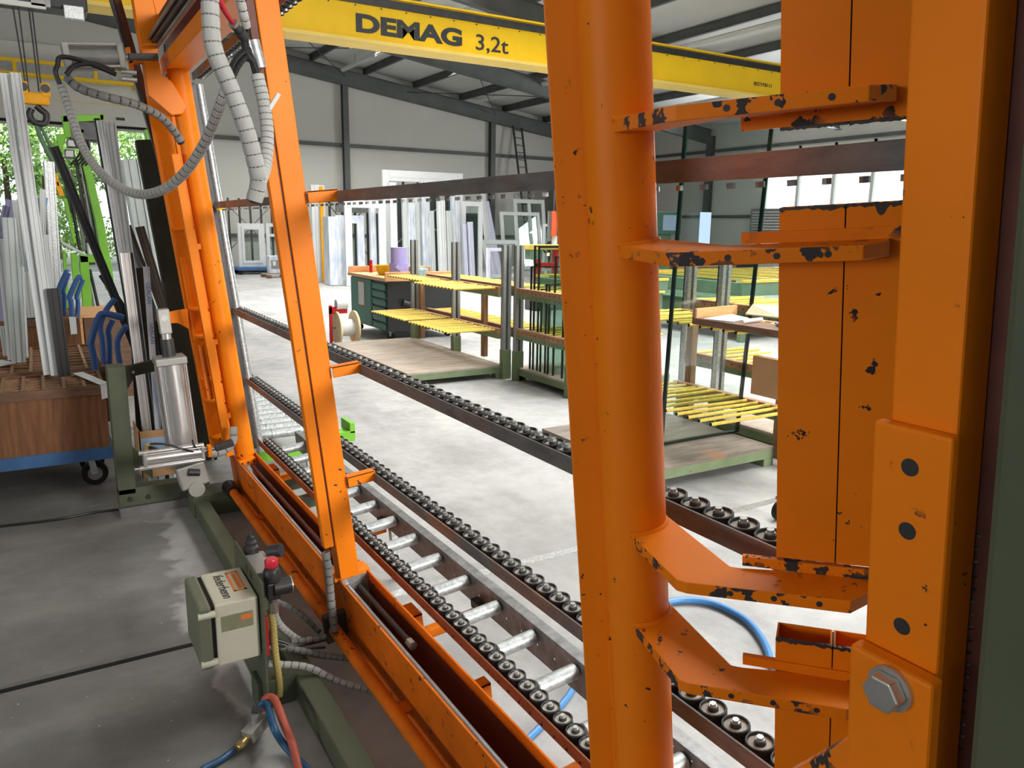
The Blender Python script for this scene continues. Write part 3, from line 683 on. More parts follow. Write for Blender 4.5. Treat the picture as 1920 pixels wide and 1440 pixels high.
MB().cyl(L, L+Vector((.13, 0, .02)), .012, 12).build('piston_rod', 'steel_grey', t, 0, True)
MB().bar(L+Vector((.03, 0, .03)), L+Vector((.03, 0, -.03)), .02, .05).build('end_plate', 'orange_clean', t); MB().bar(L+Vector((.06, 0, .01)), L+Vector((.16, 0, .03)), .05, .035).build('fork_head', 'steel_dark', t, .004)
MB().cyl((.02, 0, .05), (.02, 0, .085), .012, 10).build('air_fitting', 'brass', t, 0, True); MB().cyl((.02, 0, .08), (.06, 0, .085), .011, 10).build('air_elbow', 'bolt_steel', t, 0, True)
# upper cylinder on the orange bracket
A, B = PY(118, 107, 4.62), PY(232, 107, 4.62)
t, s, w, d = air_cylinder('pneumatic_cylinder', 'grey pneumatic cylinder held up high on the orange hook bracket', A, B, .055, 'steel_grey')
L = B-A
MB().cyl(L, L+d*.10, .016, 12).build('piston_rod', 'steel_grey', t, 0, True); MB().bar(L+d*.02, L+d*.16, .05, .03).build('clevis', 'steel_dark', t, .003)
for dz in (-.075, -.11): MB().cyl(L+Vector((-.02, -.03, dz)), L+Vector((.05, -.03, dz)), .012, 10).build('air_fitting', 'bolt_steel', t, 0, True)

# ------------------------------------------------------------------ control box with air service unit
YC = 2.62
fl_, fr_ = PY(400, 1137, YC), PY(484, 1122, YC); zb_ = PY(404, 1252, YC).z; zt_ = fl_.z
bk = PZ(373, 1078, zt_); x0, x1 = fl_.x+.004, fr_.x; yb = bk.y
t = thing('control_unit', 'beige control box on a green plate with black air regulator and red knob', 'control box', (x1+.02, YC, 0))
o0 = Vector(t.location)
def put(mb, name, mat, par=t, **k):
    mb.v = [tuple(Vector(v)-o0) for v in mb.v]; return mb.build(name, mat, par, **k)
body = put(MB().box(x0, x1, YC, yb, zb_, zt_), 'box_body', 'beige', bevel=.006)
lid = put(MB().box(x0-.055, x0-.012, YC-.002, yb+.002, zb_-.003, zt_+.003), 'lid', 'beige_dark', bevel=.01)
put(MB().box(x0-.014, x0+.001, YC+.008, yb-.008, zb_+.006, zt_-.006), 'seal', 'black_rubber')
for yy in (YC-.008, yb-.02):
    for zz in (zb_+.02, zt_-.03): put(MB().cyl((x0-.055, yy+.012, zz), (x0-.0, yy+.012, zz), .013, 14), 'lid_screw', 'beige', smooth=True)
wx = x1-x0
put(MB().box(x0+.12*wx, x0+.86*wx, YC-.0015, YC+.001, zt_-.45*(zt_-zb_), zt_-.20*(zt_-zb_)), 'side_sticker', 'sticker_olive')
put(MB().box(x0+.58*wx, x0+.84*wx, YC-.002, YC+.001, zt_-.32*(zt_-zb_), zt_-.24*(zt_-zb_)), 'logo_patch', 'sticker_orange')
ly = yb-YC
b = MB(); sx0, sx1, sy0, sy1 = x0+.56*wx, x0+.86*wx, YC+.28*ly, YC+.88*ly
for q in ((sx0, sx1, sy0, sy0+.008), (sx0, sx1, sy1-.008, sy1), (sx0, sx0+.008, sy0, sy1), (sx1-.008, sx1, sy0, sy1), (sx0+.018, sx1-.012, sy0+.02, sy1-.02)): b.box(q[0], q[1], q[2], q[3], zt_, zt_+.0012)
put(b, 'top_sticker', 'sticker_orange')
def text3d(body, size, mat, mw, parent=None, extrude=.0006, name='lettering', font_bold=False, sx=1.0, shear=0.0, offset=0.0):
    cu = bpy.data.curves.new(name, 'FONT'); cu.body = body; cu.size = size; cu.extrude = extrude; cu.shear = shear; cu.align_x = 'CENTER'; cu.align_y = 'CENTER'; cu.offset = offset
    o = bpy.data.objects.new(name, cu); COL.objects.link(o)
    dg = bpy.context.evaluated_depsgraph_get(); me = bpy.data.meshes.new_from_object(o.evaluated_get(dg)); bpy.data.objects.remove(o)
    me.transform(Matrix.Diagonal((sx, 1, 1, 1))); me.materials.clear(); me.materials.append(M[mat])
    o = bpy.data.objects.new(name, me); COL.objects.link(o)
    if parent is not None: o.parent = parent
    o.matrix_local = mw; return o
# written along the box, read from its lid side
mw = Matrix.Translation(Vector((x0+.36*wx, YC+.50*ly, zt_+.001))-o0) @ Matrix.Rotation(-math.pi/2, 4, 'Z')
text3d('federhenn', .050, 'text_dark', mw, t, shear=.25)
mw = Matrix.Translation(Vector((x0+.71*wx, YC+.58*ly, zt_+.0016))-o0) @ Matrix.Rotation(-math.pi/2, 4, 'Z')
# green mounting plate
px0 = x1+.004
put(MB().box(px0, px0+.010, YC-.03, yb+.12, .03, zt_+.06), 'mounting_plate', 'dark_green', bevel=.003)
put(MB().box(px0-.02, px0+.13, YC+.02, YC+.12, .0, .11), 'plate_foot', 'dark_green', bevel=.004)
put(MB().box(px0+.01, px0+.07, YC+.08, yb-.02, zt_-.05, zt_+.05), 'valve_block', 'cast_aluminium', bevel=.004)
for yy in (YC+.10, YC+.17): put(MB().box(px0-.001, px0+.012, yy, yy+.03, zt_+.02, zt_+.045), 'slot', 'black_plastic')
rx, ry = px0+.055, YC+.03
zr = PY(500, 1082, ry).z
def L_(prof, c, name, mat, n=20): put(MB().lathe(prof, n, c), name, mat, smooth=True)
L_([(0, -.02), (.026, -.02), (.030, -.015), (.030, .02), (.026, .03), (.018, .035), (0, .035)], (rx, ry, zr), 'regulator_bonnet', 'black_plastic')
kn = MB(); kn.lathe([(0, .035), (.020, .035), (.0225, .04), (.0225, .062), (.019, .068), (0, .068)], 18, (rx, ry, zr)); put(kn, 'red_knob', 'red_knob', smooth=True)
for i in range(14):
    a_ = i*2*math.pi/14; put(MB().cyl((rx+.022*math.cos(a_), ry+.022*math.sin(a_), zr+.038), (rx+.022*math.cos(a_), ry+.022*math.sin(a_), zr+.063), .0025, 5), 'knob_rib', 'red_knob')
put(MB().box(rx-.024, rx+.024, ry-.022, ry+.022, zr-.085, zr-.02), 'regulator_body', 'black_plastic', bevel=.006)
put(MB().cyl((rx, ry-.005, zr-.045), (rx+.062, ry-.005, zr-.045), .030, 22), 'gauge', 'black_plastic', smooth=True)
put(MB().cyl((rx+.062, ry-.005, zr-.045), (rx+.066, ry-.005, zr-.045), .031, 22), 'gauge_rim', 'bolt_steel', smooth=True)
put(MB().cyl((rx, ry, zr-.11), (rx, ry, zr-.085), .014, 12), 'outlet', 'steel_grey', smooth=True); put(MB().cyl((rx, ry, zr-.14), (rx, ry, zr-.10), .018, 6), 'hose_nut', 'bolt_steel')
fx, fy = px0+.04, yb-.0
zf_ = zt_+.06
L_([(0, -.02), (.028, -.02), (.028, .01), (.020, .02), (.022, .03), (.014, .04), (.016, .05), (.006, .055), (.004, .075), (0, .075)], (fx, fy, zf_), 'filter_cap', 'black_plastic')
put(MB().cyl((fx+.06, fy-.03, zf_-.01), (fx+.10, fy-.06, zf_-.0), .026, 18), 'second_gauge', 'black_plastic', smooth=True)
put(MB().box(fx-.02, fx+.05, fy-.06, fy+.02, zf_-.09, zf_-.02), 'filter_body', 'cast_aluminium', bevel=.006)
put(MB().box(px0+.012, px0+.03, ry-.01, ry+.02, zr-.30, zr-.15), 'shutoff_handle', 'red_paint', bevel=.003)
vb = PY(478, 1362, YC-.06)
# hoses
def hose(name, label, pts, r, mat, n=14, seg=10, group=None, cat='hose'):
    return tag(MB().tube(spline(pts, seg), r, n).build(name, mat, None, 0, True), label, cat, group)
def spiral(name, label, pts, r, mats=('spiral_wrap', 'hose_black'), pitch=.02, group=None, gap=.12):
    """hose in a spiral wrap: every turn is a raised band with a dark gap between"""
    P = spline(pts, 40); S = [0]
    for i in range(1, len(P)): S.append(S[-1]+(P[i]-P[i-1]).length)
    n = max(4, int(S[-1]/pitch)); t = thing(name, label, 'hose', P[0], group); j = 0
    def at(s):
        k = 0
        import bisect
        k = min(max(bisect.bisect(S, s)-1, 0), len(P)-2); f = (s-S[k])/max(1e-9, S[k+1]-S[k]); return P[k].lerp(P[k+1], f)-P[0]
    b = MB(); pts2, rs = [], []
    for i in range(n):
        s0 = S[-1]*i/n; ds = S[-1]/n
        for f, q in ((0.0, .90), (.05, 1.0), (.5, 1.015), (1-gap-.05, 1.0), (1-gap, .90)): pts2.append(at(s0+ds*f)); rs.append(r*q)
    b.tube(pts2, rs, 14); b.build('wrap', mats[0], t, 0, True)
    b = MB(); b.tube([at(S[-1]*i/60) for i in range(61)], r*.91, 12); b.build('inner_hose', mats[1], t, 0, True)
    return t
hose('air_hose', 'yellow braided air hose hanging from the black regulator', [PY(506, 1140, 2.66), PY(512, 1170, 2.66), PY(516, 1220, 2.65), PY(524, 1280, 2.64), PY(524, 1305, 2.64)], .0125, 'braided_hose')
hose('air_hose', 'dull red air hose looping over the valve block to the floor', [PY(492, 1330, 2.58), PY(498, 1310, 2.56), PY(515, 1312, 2.52), PZ(532, 1355, .10), PZ(548, 1395, .04), PZ(562, 1450, .014), PZ(575, 1500, .014)], .0135, 'red_hose')
hose('air_hose', 'dark blue air hose looping beside the dull red hose', [PY(484, 1345, 2.56), PY(486, 1325, 2.54), PY(500, 1322, 2.52), PZ(514, 1365, .10), PZ(534, 1398, .03), PZ(580, 1446, .013), PZ(620, 1490, .013)], .0125, 'blue_hose_dark')
hose('air_hose', 'dark blue air hose running from the brass coupling over the floor', [PZ(454, 1392, .03), PZ(440, 1405, .014), PZ(415, 1424, .012), PZ(385, 1440, .012), PZ(340, 1470, .012)], .0115, 'blue_hose_dark')
t = thing('hose_coupling', 'metal hose distributor block with brass quick coupling lying by the control unit', 'coupling', PZ(480, 1364, .05))
b = MB(); d = PZ(464, 1382, .04)-PZ(497, 1345, .06); b.bar(-d*.5, d*.5, .045, .045); b.build('block', 'cast_aluminium', t, .003)
MB().cyl(d*.5, d*1.05, .013, 14).build('coupling_sleeve', 'brass', t, 0, True); MB().cyl(d*.8, d*.98, .016, 6).build('coupling_nut', 'brass', t)
MB().cyl(Vector((0, 0, .01)), Vector((0, .0, .055)), .014, 14).build('elbow', 'bolt_steel', t, 0, True); MB().cyl(Vector((0, 0, .05)), Vector((.012, .02, .06)), .016, 6).build('elbow_nut', 'steel_dark', t)
hs = 'spiral wrapped hoses under the base channel'
spiral('wrapped_hose', 'grey spiral wrapped hose curving out behind the yellow braided hose', [PZ(512, 1130, .36), PZ(520, 1165, .26), PZ(545, 1190, .17), PZ(572, 1207, .12)], .014, pitch=.024)
spiral('wrapped_hose', 'long pale wrapped hose passing under the orange base channel', [PZ(503, 1245, .165), PZ(530, 1246, .155), PZ(580, 1252, .13), PZ(640, 1280, .07), PZ(705, 1296, .04)], .013, pitch=.026)
spiral('wrapped_hose', 'short wrapped hose lying between control unit and base channel', [PZ(500, 1212, .17), PZ(545, 1216, .15), PZ(600, 1228, .10), PZ(655, 1234, .06)], .013, ('spiral_wrap_dark', 'hose_black'), pitch=.024)
spiral('wrapped_hose', 'dark wrapped hose bending up to the tube bracket', [PZ(545, 1204, .15), PZ(590, 1198, .14), PZ(612, 1192, .14)], .012, ('spiral_wrap_dark', 'hose_black'), pitch=.026)
spiral('wrapped_hose', 'dusty wrapped hose arching behind the control unit', [PZ(520, 1128, .14), PZ(560, 1148, .12), PZ(600, 1185, .06)], .012, ('spiral_wrap_dark', 'hose_black'), pitch=.03)
for k, (dz, lab) in enumerate(((0, 'thin black cable from the control unit over the floor'), (.02, 'thin black wire beside the wrapped hoses'))):
    hose('cable', lab, [PZ(492, 1190+k*12, .22), PZ(520, 1200+k*10, .18), PZ(560, 1210+k*6, .14), PZ(610, 1200+k*14, .12)], .005, 'hose_black', 8, cat='cable')
spiral('wrapped_hose', 'wrapped cable dropping from the foot of the flat orange upright', [Vector(loc) for loc in (PY(610, 1035, 2.77), PY(616, 1075, 2.76), PY(621, 1130, 2.75), PY(628, 1185, 2.74))], .016, ('spiral_wrap_dark', 'hose_black'), pitch=.03)
# hoses around the far carriage
spiral('wrapped_hose', 'grey wrapped hose curving from the orange cable duct to the slim cylinder', [PY(438, 800, 4.62), PY(436, 830, 4.6), PY(415, 848, 4.58), PY(390, 850, 4.56), PY(376, 840, 4.55)], .022, pitch=.05)
hose('air_hose', 'thin black air hose arching over the slim horizontal cylinder', [PY(281, 832, 4.47), PY(310, 833, 4.46), PY(345, 842, 4.45), PY(376, 852, 4.5)], .006, 'hose_black', 8)
hose('air_hose', 'thin black air hose dropping beside the large cylinder', [PY(361, 825, 4.5), PY(366, 838, 4.47), PY(378, 848, 4.5)], .006, 'hose_black', 8)
spiral('wrapped_hose', 'dark banded wrapped hose swinging from the high cylinder to the cable duct', [PY(126, 146, 4.5), PY(150, 166, 4.45), PY(200, 182, 4.4), PY(255, 196, 4.45), PY(300, 218, 4.55), PY(328, 248, 4.65), PY(340, 268, 4.68)], .021, ('spiral_wrap_dark', 'hose_black'), pitch=.045, gap=.22)
spiral('wrapped_hose', 'long sagging wrapped hose hung between the high cylinder and flat upright', [PY(115, 160, 4.5), PY(130, 205, 4.4), PY(155, 275, 4.2), PY(195, 330, 3.95), PY(250, 362, 3.7), PY(300, 358, 3.5), PY(345, 325, 3.35), PY(385, 265, 3.2), PY(415, 190, 3.05), PY(428, 148, 3.0)], .0195, pitch=.03, gap=.16)
spiral('wrapped_hose', 'thick pale wrapped hose hanging in a loop beside the flat upright', [PY(393, -20, 2.55), PY(395, 40, 2.55), PY(402, 95, 2.55), PY(432, 165, 2.55), PY(462, 245, 2.55), PY(482, 320, 2.56), PY(484, 345, 2.57), PY(476, 378, 2.58)], .0255, pitch=.036, gap=.05)
spiral('wrapped_hose', 'pale tightly wrapped hose strapped along the flat upright', [PY(482, 140, 2.74), PY(494, 190, 2.73), PY(501, 250, 2.72), PY(497, 310, 2.68), PY(486, 345, 2.60), PY(474, 376, 2.58)], .021, pitch=.02, gap=.08)
spiral('wrapped_hose', 'short wrapped hose coming down behind the red cable', [PY(448, -15, 2.7), PY(456, 25, 2.72), PY(462, 52, 2.75)], .015, pitch=.03)
hose('cable', 'red cable running into a black plug beside the flat upright', [PY(408, -10, 2.6), PY(420, 18, 2.62), PY(438, 45, 2.66)], .008, 'red_cable', 10, cat='cable')
t = thing('cable_plug', 'black inline cable plug at the end of the red cable', 'plug', PY(438, 45, 2.66)); a = PY(458, 70, 2.70)-Vector(t.location)
MB().cyl((0, 0, 0), a*.5, .014, 12).build('plug_body', 'black_plastic', t, 0, True); MB().cyl(a*.5, a, .017, 12).build('plug_sleeve', 'black_plastic', t, 0, True); MB().cyl(-a*.08, a*.06, .0155, 12).build('plug_ring', 'steel_grey', t, 0, True)
for k, (pts, r) in enumerate((([(452, 66), (470, 100), (482, 130), (486, 180), (490, 215)], .007), ([(455, 70), (462, 100), (474, 118), (484, 150)], .009), ([(464, 55), (463, 80), (470, 110), (478, 140)], .007), ([(430, 140), (440, 115), (456, 98), (470, 92)], .009), ([(436, 146), (448, 122), (462, 108), (476, 118)], .009))):
    hose('cable', ['black cable bent down from the inline plug', 'black hose tied into the bundle at the flat upright', 'black hose dropping from the short wrapped hose', 'black hose end bending into the sagging wrapped hose', 'second black hose end entering the sagging wrapped hose'][k], [PY(x, y, 2.76) for x, y in pts], r, 'hose_black', 8, cat='cable')
MB_ = MB().cyl(PY(474, 76, 2.80), PY(488, 128, 2.80), .022, 14).build('hose_clamp', 'galvanised', None, 0, True); tag(MB_, 'grey metal sleeve gripping the hose bundle at the flat upright', 'clamp')
tag(MB().bar(PY(504, 206, 2.72), PY(523, 176, 2.72), .012, .012).build('cable_tie', 'pvc_shade'), 'cut pale cable tie end sticking out over the flat upright', 'cable tie')
for k, (pts, r) in enumerate((([(124, 140), (140, 124), (175, 120), (215, 134)], .012), ([(108, 125), (112, 108), (140, 110), (185, 126), (218, 140)], .011), ([(108, 122), (104, 135), (112, 158)], .011))):
    hose('air_hose', ['short black air hose arching under the high cylinder', 'black air hose curving over to the fittings of the high cylinder', 'black air hose end going into the sagging wrapped hose'][k], [PY(x, y, 4.45) for x, y in pts], r, 'hose_black', 10)
hose('cable', 'black power cable lying across the dark floor to the green stand', [PZ(-30, 990, .006), PZ(60, 980, .006), PZ(120, 972, .006), PZ(170, 962, .006), PZ(222, 955, .006)], .008, 'hose_black', 8, cat='cable')
hose('air_hose', 'bright blue air hose curving over the pale floor behind the round column', [PZ(1180, 1160, .02), PZ(1258, 1128, .02), PZ(1330, 1130, .02), PZ(1395, 1160, .02), PZ(1430, 1200, .02), PZ(1450, 1250, .02)], .016, 'blue_hose', 12)
hose('air_hose', 'bright blue air hose crossing the floor under the roller conveyor', [PZ(1112, 1216, .015), PZ(1075, 1290, .015), PZ(1040, 1335, .015), PZ(985, 1390, .015)], .012, 'blue_hose', 12)
# ------------------------------------------------------------------ glass racks
def upright_profile(b, x, y, z0, z1, w=.10):
    for dx in (-w/2, w/2-.035): b.box(x+dx, x+dx+.035, y-.03, y+.03, z0, z1)
    b.box(x-w/2, x+w/2, y+.018, y+.03, z0, z1)
def rack(name, label, x0, x1, y0, y1, xs, posts, beams, rods, top='plywood', wood=()):
    """low green platform with uprights along x = xs, drilled beams between them and yellow rods"""
    t = thing(name, label, 'rack', (x0, y0, 0)); o = Vector(t.location)
    def put(mb, n, mat, par=t, **k):
        mb.v = [tuple(Vector(v)-o) for v in mb.v]; return mb.build(n, mat, par, **k)
    put(MB().box(x0, x1, y0, y1, .13, .15), 'deck', top)
    b = MB()
    put(MB().box(x0, x1, y0, y0+.05, .06, .13), 'edge_beam', 'rack_green', bevel=.003); put(MB().box(x0, x1, y1-.05, y1, .06, .13), 'edge_beam', 'rack_green', bevel=.003)
    put(MB().box(x0, x0+.05, y0+.05, y1-.05, .06, .13), 'edge_beam', 'rack_green', bevel=.003); put(MB().box(x1-.05, x1, y0+.05, y1-.05, .06, .13), 'edge_beam', 'rack_green', bevel=.003)
    for x in (x0+.05, x1-.05):
        for y in (y0+.05, y1-.05): put(MB().box(x-.05, x+.05, y-.05, y+.05, 0, .06), 'leg', 'rack_green', bevel=.003)
    for (y, zt, mat) in posts:
        b = MB(); upright_profile(b, xs, y, .30, zt); put(b, 'upright', mat)
        b = MB(); b.box(xs-.055, xs+.055, y-.04, y+.04, 0, .34); put(b, 'upright_foot', 'rack_green', bevel=.003)
    for (x, y, z0, z1) in wood: put(MB().box(x-.03, x+.03, y-.035, y+.035, z0, z1), 'wooden_post', 'wood_post')
    for (x, ya, yb_, z) in beams:
        m_ = put(MB().box(x-.03, x+.03, ya, yb_, z-.03, z+.03), 'drilled_beam', 'wood_beam')
        put(MB().box(x-.025, x+.025, ya, yb_, z-.085, z-.032), 'lower_beam', 'rack_green')
        k = int((yb_-ya)/.085)
        h = None
        for i in range(k):
            yy = ya+.05+(yb_-ya-.1)*i/max(1, k-1)
            if h is None: h = MB().cyl((x-.031, yy, z-.005), (x-.029, yy, z-.005), .009, 10).build('rod_hole', 'black_plastic', m_); h.location = -o; y00 = yy
            else: q = h.copy(); COL.objects.link(q); q.location = (-o.x, yy-y00-o.y, -o.z)
            q = h.copy(); COL.objects.link(q); q.location = (-o.x+.006, yy-y00-o.y, -o.z-.055)
    rp = None
    for (xa, xb, ya, yb_, z, k) in rods:
        for i in range(k):
            yy = ya+(yb_-ya)*i/(k-1)
            b = MB(); L = xb-xa; b.cyl((0, 0, 0), (L, 0, 0), .0125, 10); b.mat(1).cyl((-.003 if True else 0, 0, 0), (0, 0, 0), .0115, 10)
            if rp is None or rp[0] != round(L, 3): rp = (round(L, 3), b.build('rod', ['yellow_rod', 'black_rubber'], t, 0, True)); q = rp[1]
            else: q = rp[1].copy(); COL.objects.link(q)
            q.location = Vector((xa, yy, z))-o; q.rotation_euler = (0, random.uniform(-.012, .012), random.uniform(-.004, .004))
    return t
rack('glass_rack', 'empty glass rack with yellow rods over a bare plywood deck beside the green cabinet', 3.34, 4.55, 7.70, 10.25, 4.555,
     [(7.66, 1.53, 'steel_upright'), (8.92, 1.53, 'steel_upright'), (10.2, 1.53, 'steel_upright')],
     [(4.49, 7.68, 8.86, 1.03), (4.49, 8.96, 10.16, 1.03), (4.49, 7.68, 8.86, .55), (4.49, 8.96, 10.16, .55), (4.72, 7.72, 10.1, 1.03), (4.72, 7.72, 10.1, .55)],
     [(3.92, 4.47, 7.75, 8.80, 1.045, 13), (4.12, 4.47, 9.02, 10.1, 1.045, 13), (3.84, 4.47, 7.75, 8.80, .565, 13), (3.86, 4.47, 9.02, 10.1, .565, 13), (4.74, 5.15, 7.78, 10.0, 1.045, 22), (4.74, 5.15, 7.78, 10.0, .565, 22)],
     wood=[(4.66, 8.35, .15, 1.02), (4.62, 7.74, .15, 1.0), (4.62, 10.1, .15, 1.0)])
rack('glass_rack', 'glass rack loaded with dark framed panes in front of the leaning grey frames', 4.62, 5.95, 6.40, 7.56, 4.625,
     [(7.50, 1.53, 'steel_upright'), (6.45, 1.54, 'steel_upright')],
     [(4.60, 6.48, 7.46, 1.03), (4.60, 6.48, 7.46, .575)],
     [(4.64, 5.9, 6.50, 7.4, 1.045, 7), (4.64, 5.9, 6.50, 7.4, .59, 7)])
rack('glass_rack', 'dirty glass rack with long yellow rods and one tall leaning pane', 3.36, 4.62, 3.80, 5.06, 4.66,
     [(3.70, .62, 'steel_grey')],
     [(4.74, 3.75, 5.02, .40), (4.74, 3.75, 5.02, 1.03)],
     [(3.87, 4.71, 3.73, 4.98, .425, 12), (4.05, 4.71, 3.73, 4.98, 1.05, 12)], 'plywood_dirty', wood=[(4.81, 3.92, 0, 1.05), (4.81, 4.92, 0, 1.05)])
rack('glass_rack', 'second empty rack half behind the tall leaning pane, rods facing the wall', 4.90, 6.1, 3.7, 5.2, 4.92,
     [(5.1, 1.6, 'galvanised'), (4.7, 1.6, 'galvanised')],
     [(5.00, 3.75, 5.1, .62), (5.00, 3.75, 5.1, 1.10)], [(5.02, 5.7, 3.8, 5.1, .64, 10), (5.02, 5.7, 3.8, 5.1, 1.12, 10)], wood=[(5.08, 3.8, .15, 1.1)])
# panes standing in the loaded rack, seen on edge
def pane(name, label, x0, x1, y, z0, z1, group=None, th=.024, lean=0.0, mat='glass_pale', skew=0.0):
    t = thing(name, label, 'glass pane', (x0, y, z0), group)
    w, h = x1-x0, z1-z0; sk = skew
    def P(x, z, dy=0): return (x+sk*z/h, dy+lean*z/h, z)
    for dy, nm in ((0, 'front_glass'), (th-.004, 'back_glass')):
        b = MB(); b.slab([P(.0, 0, dy), P(w, 0, dy), P(w, h, dy), P(0, h, dy)], (0, .004, 0)); b.build(nm, mat, t)
    b = MB()
    for q in ((0, .012, 0, h),): b.slab([P(q[0], q[2], .0), P(q[1], q[2], .0), P(q[1], q[3], .0), P(q[0], q[3], .0)], (0, th, 0))
    for q in ((0, w, h-.012, h),): b.slab([P(q[0], q[2], .0), P(q[1], q[2], .0), P(q[1], q[3], .0), P(q[0], q[3], .0)], (0, th, 0))
    b.build('edge_spacer', 'spacer', t)
    return t
hts = [.95, .42+.6, 1.36, .86, 1.0, 1.0, 1.27, .92, 1.12]
for i, (y, h, w) in enumerate(zip((7.34, 7.275, 7.19, 7.125, 7.03, 6.975, 6.87, 6.70, 6.575), (1.15, 1.38, 1.37, .92, .98, .98, 1.28, .96, 1.12), (.9, 1.1, 1.1, .7, .8, .8, 1.0, .75, 1.1))):
    pane('glazing_unit', ['dark edged pane closest to the twin steel uprights in the loaded rack', 'tallest dark edged pane, second from the twin steel uprights', 'third pane from the twin uprights, nearly as tall as the second', 'lowest dark edged pane in the loaded rack', 'fifth pane from the twin uprights, one of an equal low pair', 'sixth pane from the twin uprights, one of an equal low pair', 'thick dark edged pane third from the white taped upright', 'low dark edged pane second from the white taped upright', 'dark edged pane directly behind the white taped upright'][i], 4.69, 4.69+w, y, .153, .153+h, 'panes in the loaded glass rack')
t = pane('glazing_unit', 'short greenish pane with white paper label at the loaded rack end', 4.70, 5.7, 6.415, .153, .80, mat='glass')
tag(MB().box(4.595, 4.65, 6.41, 6.418, 1.25, 1.52).build('tape_strip', 'paper'), 'white tape wrapped round the top of the rack upright', 'tape')
tag(MB().box(4.80, 5.0, 6.409, 6.413, .42, .64).build('paper_label', 'paper'), 'white paper label stuck on the greenish pane at the rack end', 'label'); tag(MB().box(4.86, 5.05, 6.404, 6.408, .86, 1.05).build('paper_label', 'paper'), 'white paper label above the yellow rod of the loaded rack', 'label')
for i, (x, y, z) in enumerate(((4.78, 7.19, 1.46), (4.95, 7.19, 1.45), (5.35, 7.19, 1.46), (4.85, 7.34, 1.25), (5.1, 6.87, 1.36), (4.9, 7.03, 1.08))):
    tag(MB().box(x, x+.035, y-.014, y-.002, z-.035, z).build('cork_pad', 'card_pale'), 'small pale spacer pad stuck on a pane in the loaded rack', 'spacer pad', 'spacer pads on the panes')
# tall leaning pane on the dirty rack
bl, br = PZ(1243, 836, .15), PZ(1385, 811, .15); bl = Vector((bl.x, 4.213, .160)); br = Vector((br.x, 4.213, .160)); tl, tr = PY(1292, 195, 4.25), PY(1455, 190, 4.25)
t = thing('glazing_unit', 'tall clear glass pane leaning on the dirty rack between yellow rods', 'glass pane', bl)
Q = [Vector(p)-bl for p in (bl, br, tr, tl)]
for dy, nm in ((0, 'front_glass'), (.024, 'back_glass')): MB().slab([q+Vector((0, dy, 0)) for q in Q], (0, .005, 0)).build(nm, 'glass_clear', t)
for i, j in ((0, 3), (1, 2), (0, 1)):
    a, c = Q[i], Q[j]; MB().bar(a+Vector((0, .014, 0)), c+Vector((0, .014, 0)), .014, .032, (0, 1, 0)).build('edge_spacer', 'glass_edge', t)
tag(MB().box(*sorted((PY(1312, 400, 4.20).x, PY(1333, 400, 4.20).x)), 4.195, 4.20, PY(1322, 478, 4.2).z, PY(1322, 398, 4.2).z).build('suction_label', 'paper_blue'), 'pale blue printed label with round seal on the tall clear pane', 'label')
# paper tray on the dirty rack
t = thing('paper_tray', 'wooden tray holding papers, set over the rods of the dirty rack', 'tray', (3.95, 3.40, 1.08))
c0, c1, c2 = PZ(1300, 596, 1.12), PZ(1470, 622, 1.12), PZ(1470, 590, 1.12)
o = c0.copy(); t.location = o
q1, q2 = c1-o, Vector((.55, .05, 0))
far1 = Vector((.62, .02, 0)); near1 = q1
b = MB(); b.slab([(0, 0, 0), tuple(near1), tuple(near1+Vector((.25, .25, 0))), (.45, .06, 0)], (0, 0, -.02)); b.build('tray_floor', 'brown_wood', t)
b = MB(); b.bar((.0, .0, .03), (.50, .07, .03), .02, .07); b.build('tray_back', 'beech', t); b = MB(); b.bar((0, 0, .03), (.02, .0, .03), .02, .07); b.build('tray_corner', 'brown_wood', t)
b = MB(); b.bar((0, 0, -.02), tuple(near1+Vector((0, 0, -.02))), .02, .045); b.build('tray_edge', 'brown_wood', t)
def sheet(name, label, pts, mat, cat='paper', h=.004): return tag(MB().slab(pts, (0, 0, h)).build(name, mat), label, cat)
sheet('paper_sheet', 'white printed sheet lying in the wooden tray', [PZ(1320, 598, 1.123), PZ(1374, 604, 1.123), PZ(1404, 597, 1.123), PZ(1372, 590, 1.123)], 'paper')
sheet('folder', 'cream folder leaning at the back of the wooden tray', [PZ(1398, 590, 1.13), PZ(1472, 598, 1.13), PZ(1478, 574, 1.20), PZ(1412, 572, 1.20)], 'card_pale', 'folder', .01)
tag(MB().cyl(PZ(1392, 603, 1.14), PZ(1428, 598, 1.14), .012, 10).build('tape_measure', 'paper', None, 0, True), 'small white handheld tool beside the sheet in the tray', 'tool')
sheet('notepad', 'small blue notepad corner in the wooden tray', [PZ(1452, 607, 1.13), PZ(1470, 616, 1.13), PZ(1472, 606, 1.13)], 'blue_paint', 'notepad', .01)
t = thing('carton', 'brown cardboard carton on the dirty rack beside the wooden post', 'carton', PZ(1436, 745, .62)); MB().box(0, .30, -.1, .14, 0, .27).build('carton_body', 'card', t, .004); MB().box(.02, .28, -.08, .12, .27, .275).build('carton_flap', 'card_pale', t)
# caster of a trolley behind the orange square tubes
t = thing('caster', 'black trolley caster on grey fork behind the orange square tubes', 'caster', PZ(1462, 975, 0)); MB().cyl((0, -.02, .06), (0, .02, .06), .06, 20).build('wheel', 'black_rubber', t, 0, True); MB().bar((-.02, 0, .14), (.06, 0, .12), .06, .02).build('fork', 'steel_grey', t)

# ------------------------------------------------------------------ green drawer cabinet and what lies on it
cl = PZ(664, 630, .12); 
CX0, CY0 = 4.52, 11.2
t = thing('tool_cabinet', 'green rolling cabinet with drawers, black end wall and beech worktop', 'cabinet', (4.47, 11.0, 0))
W_, D_, HT = 1.15, 1.55, .95
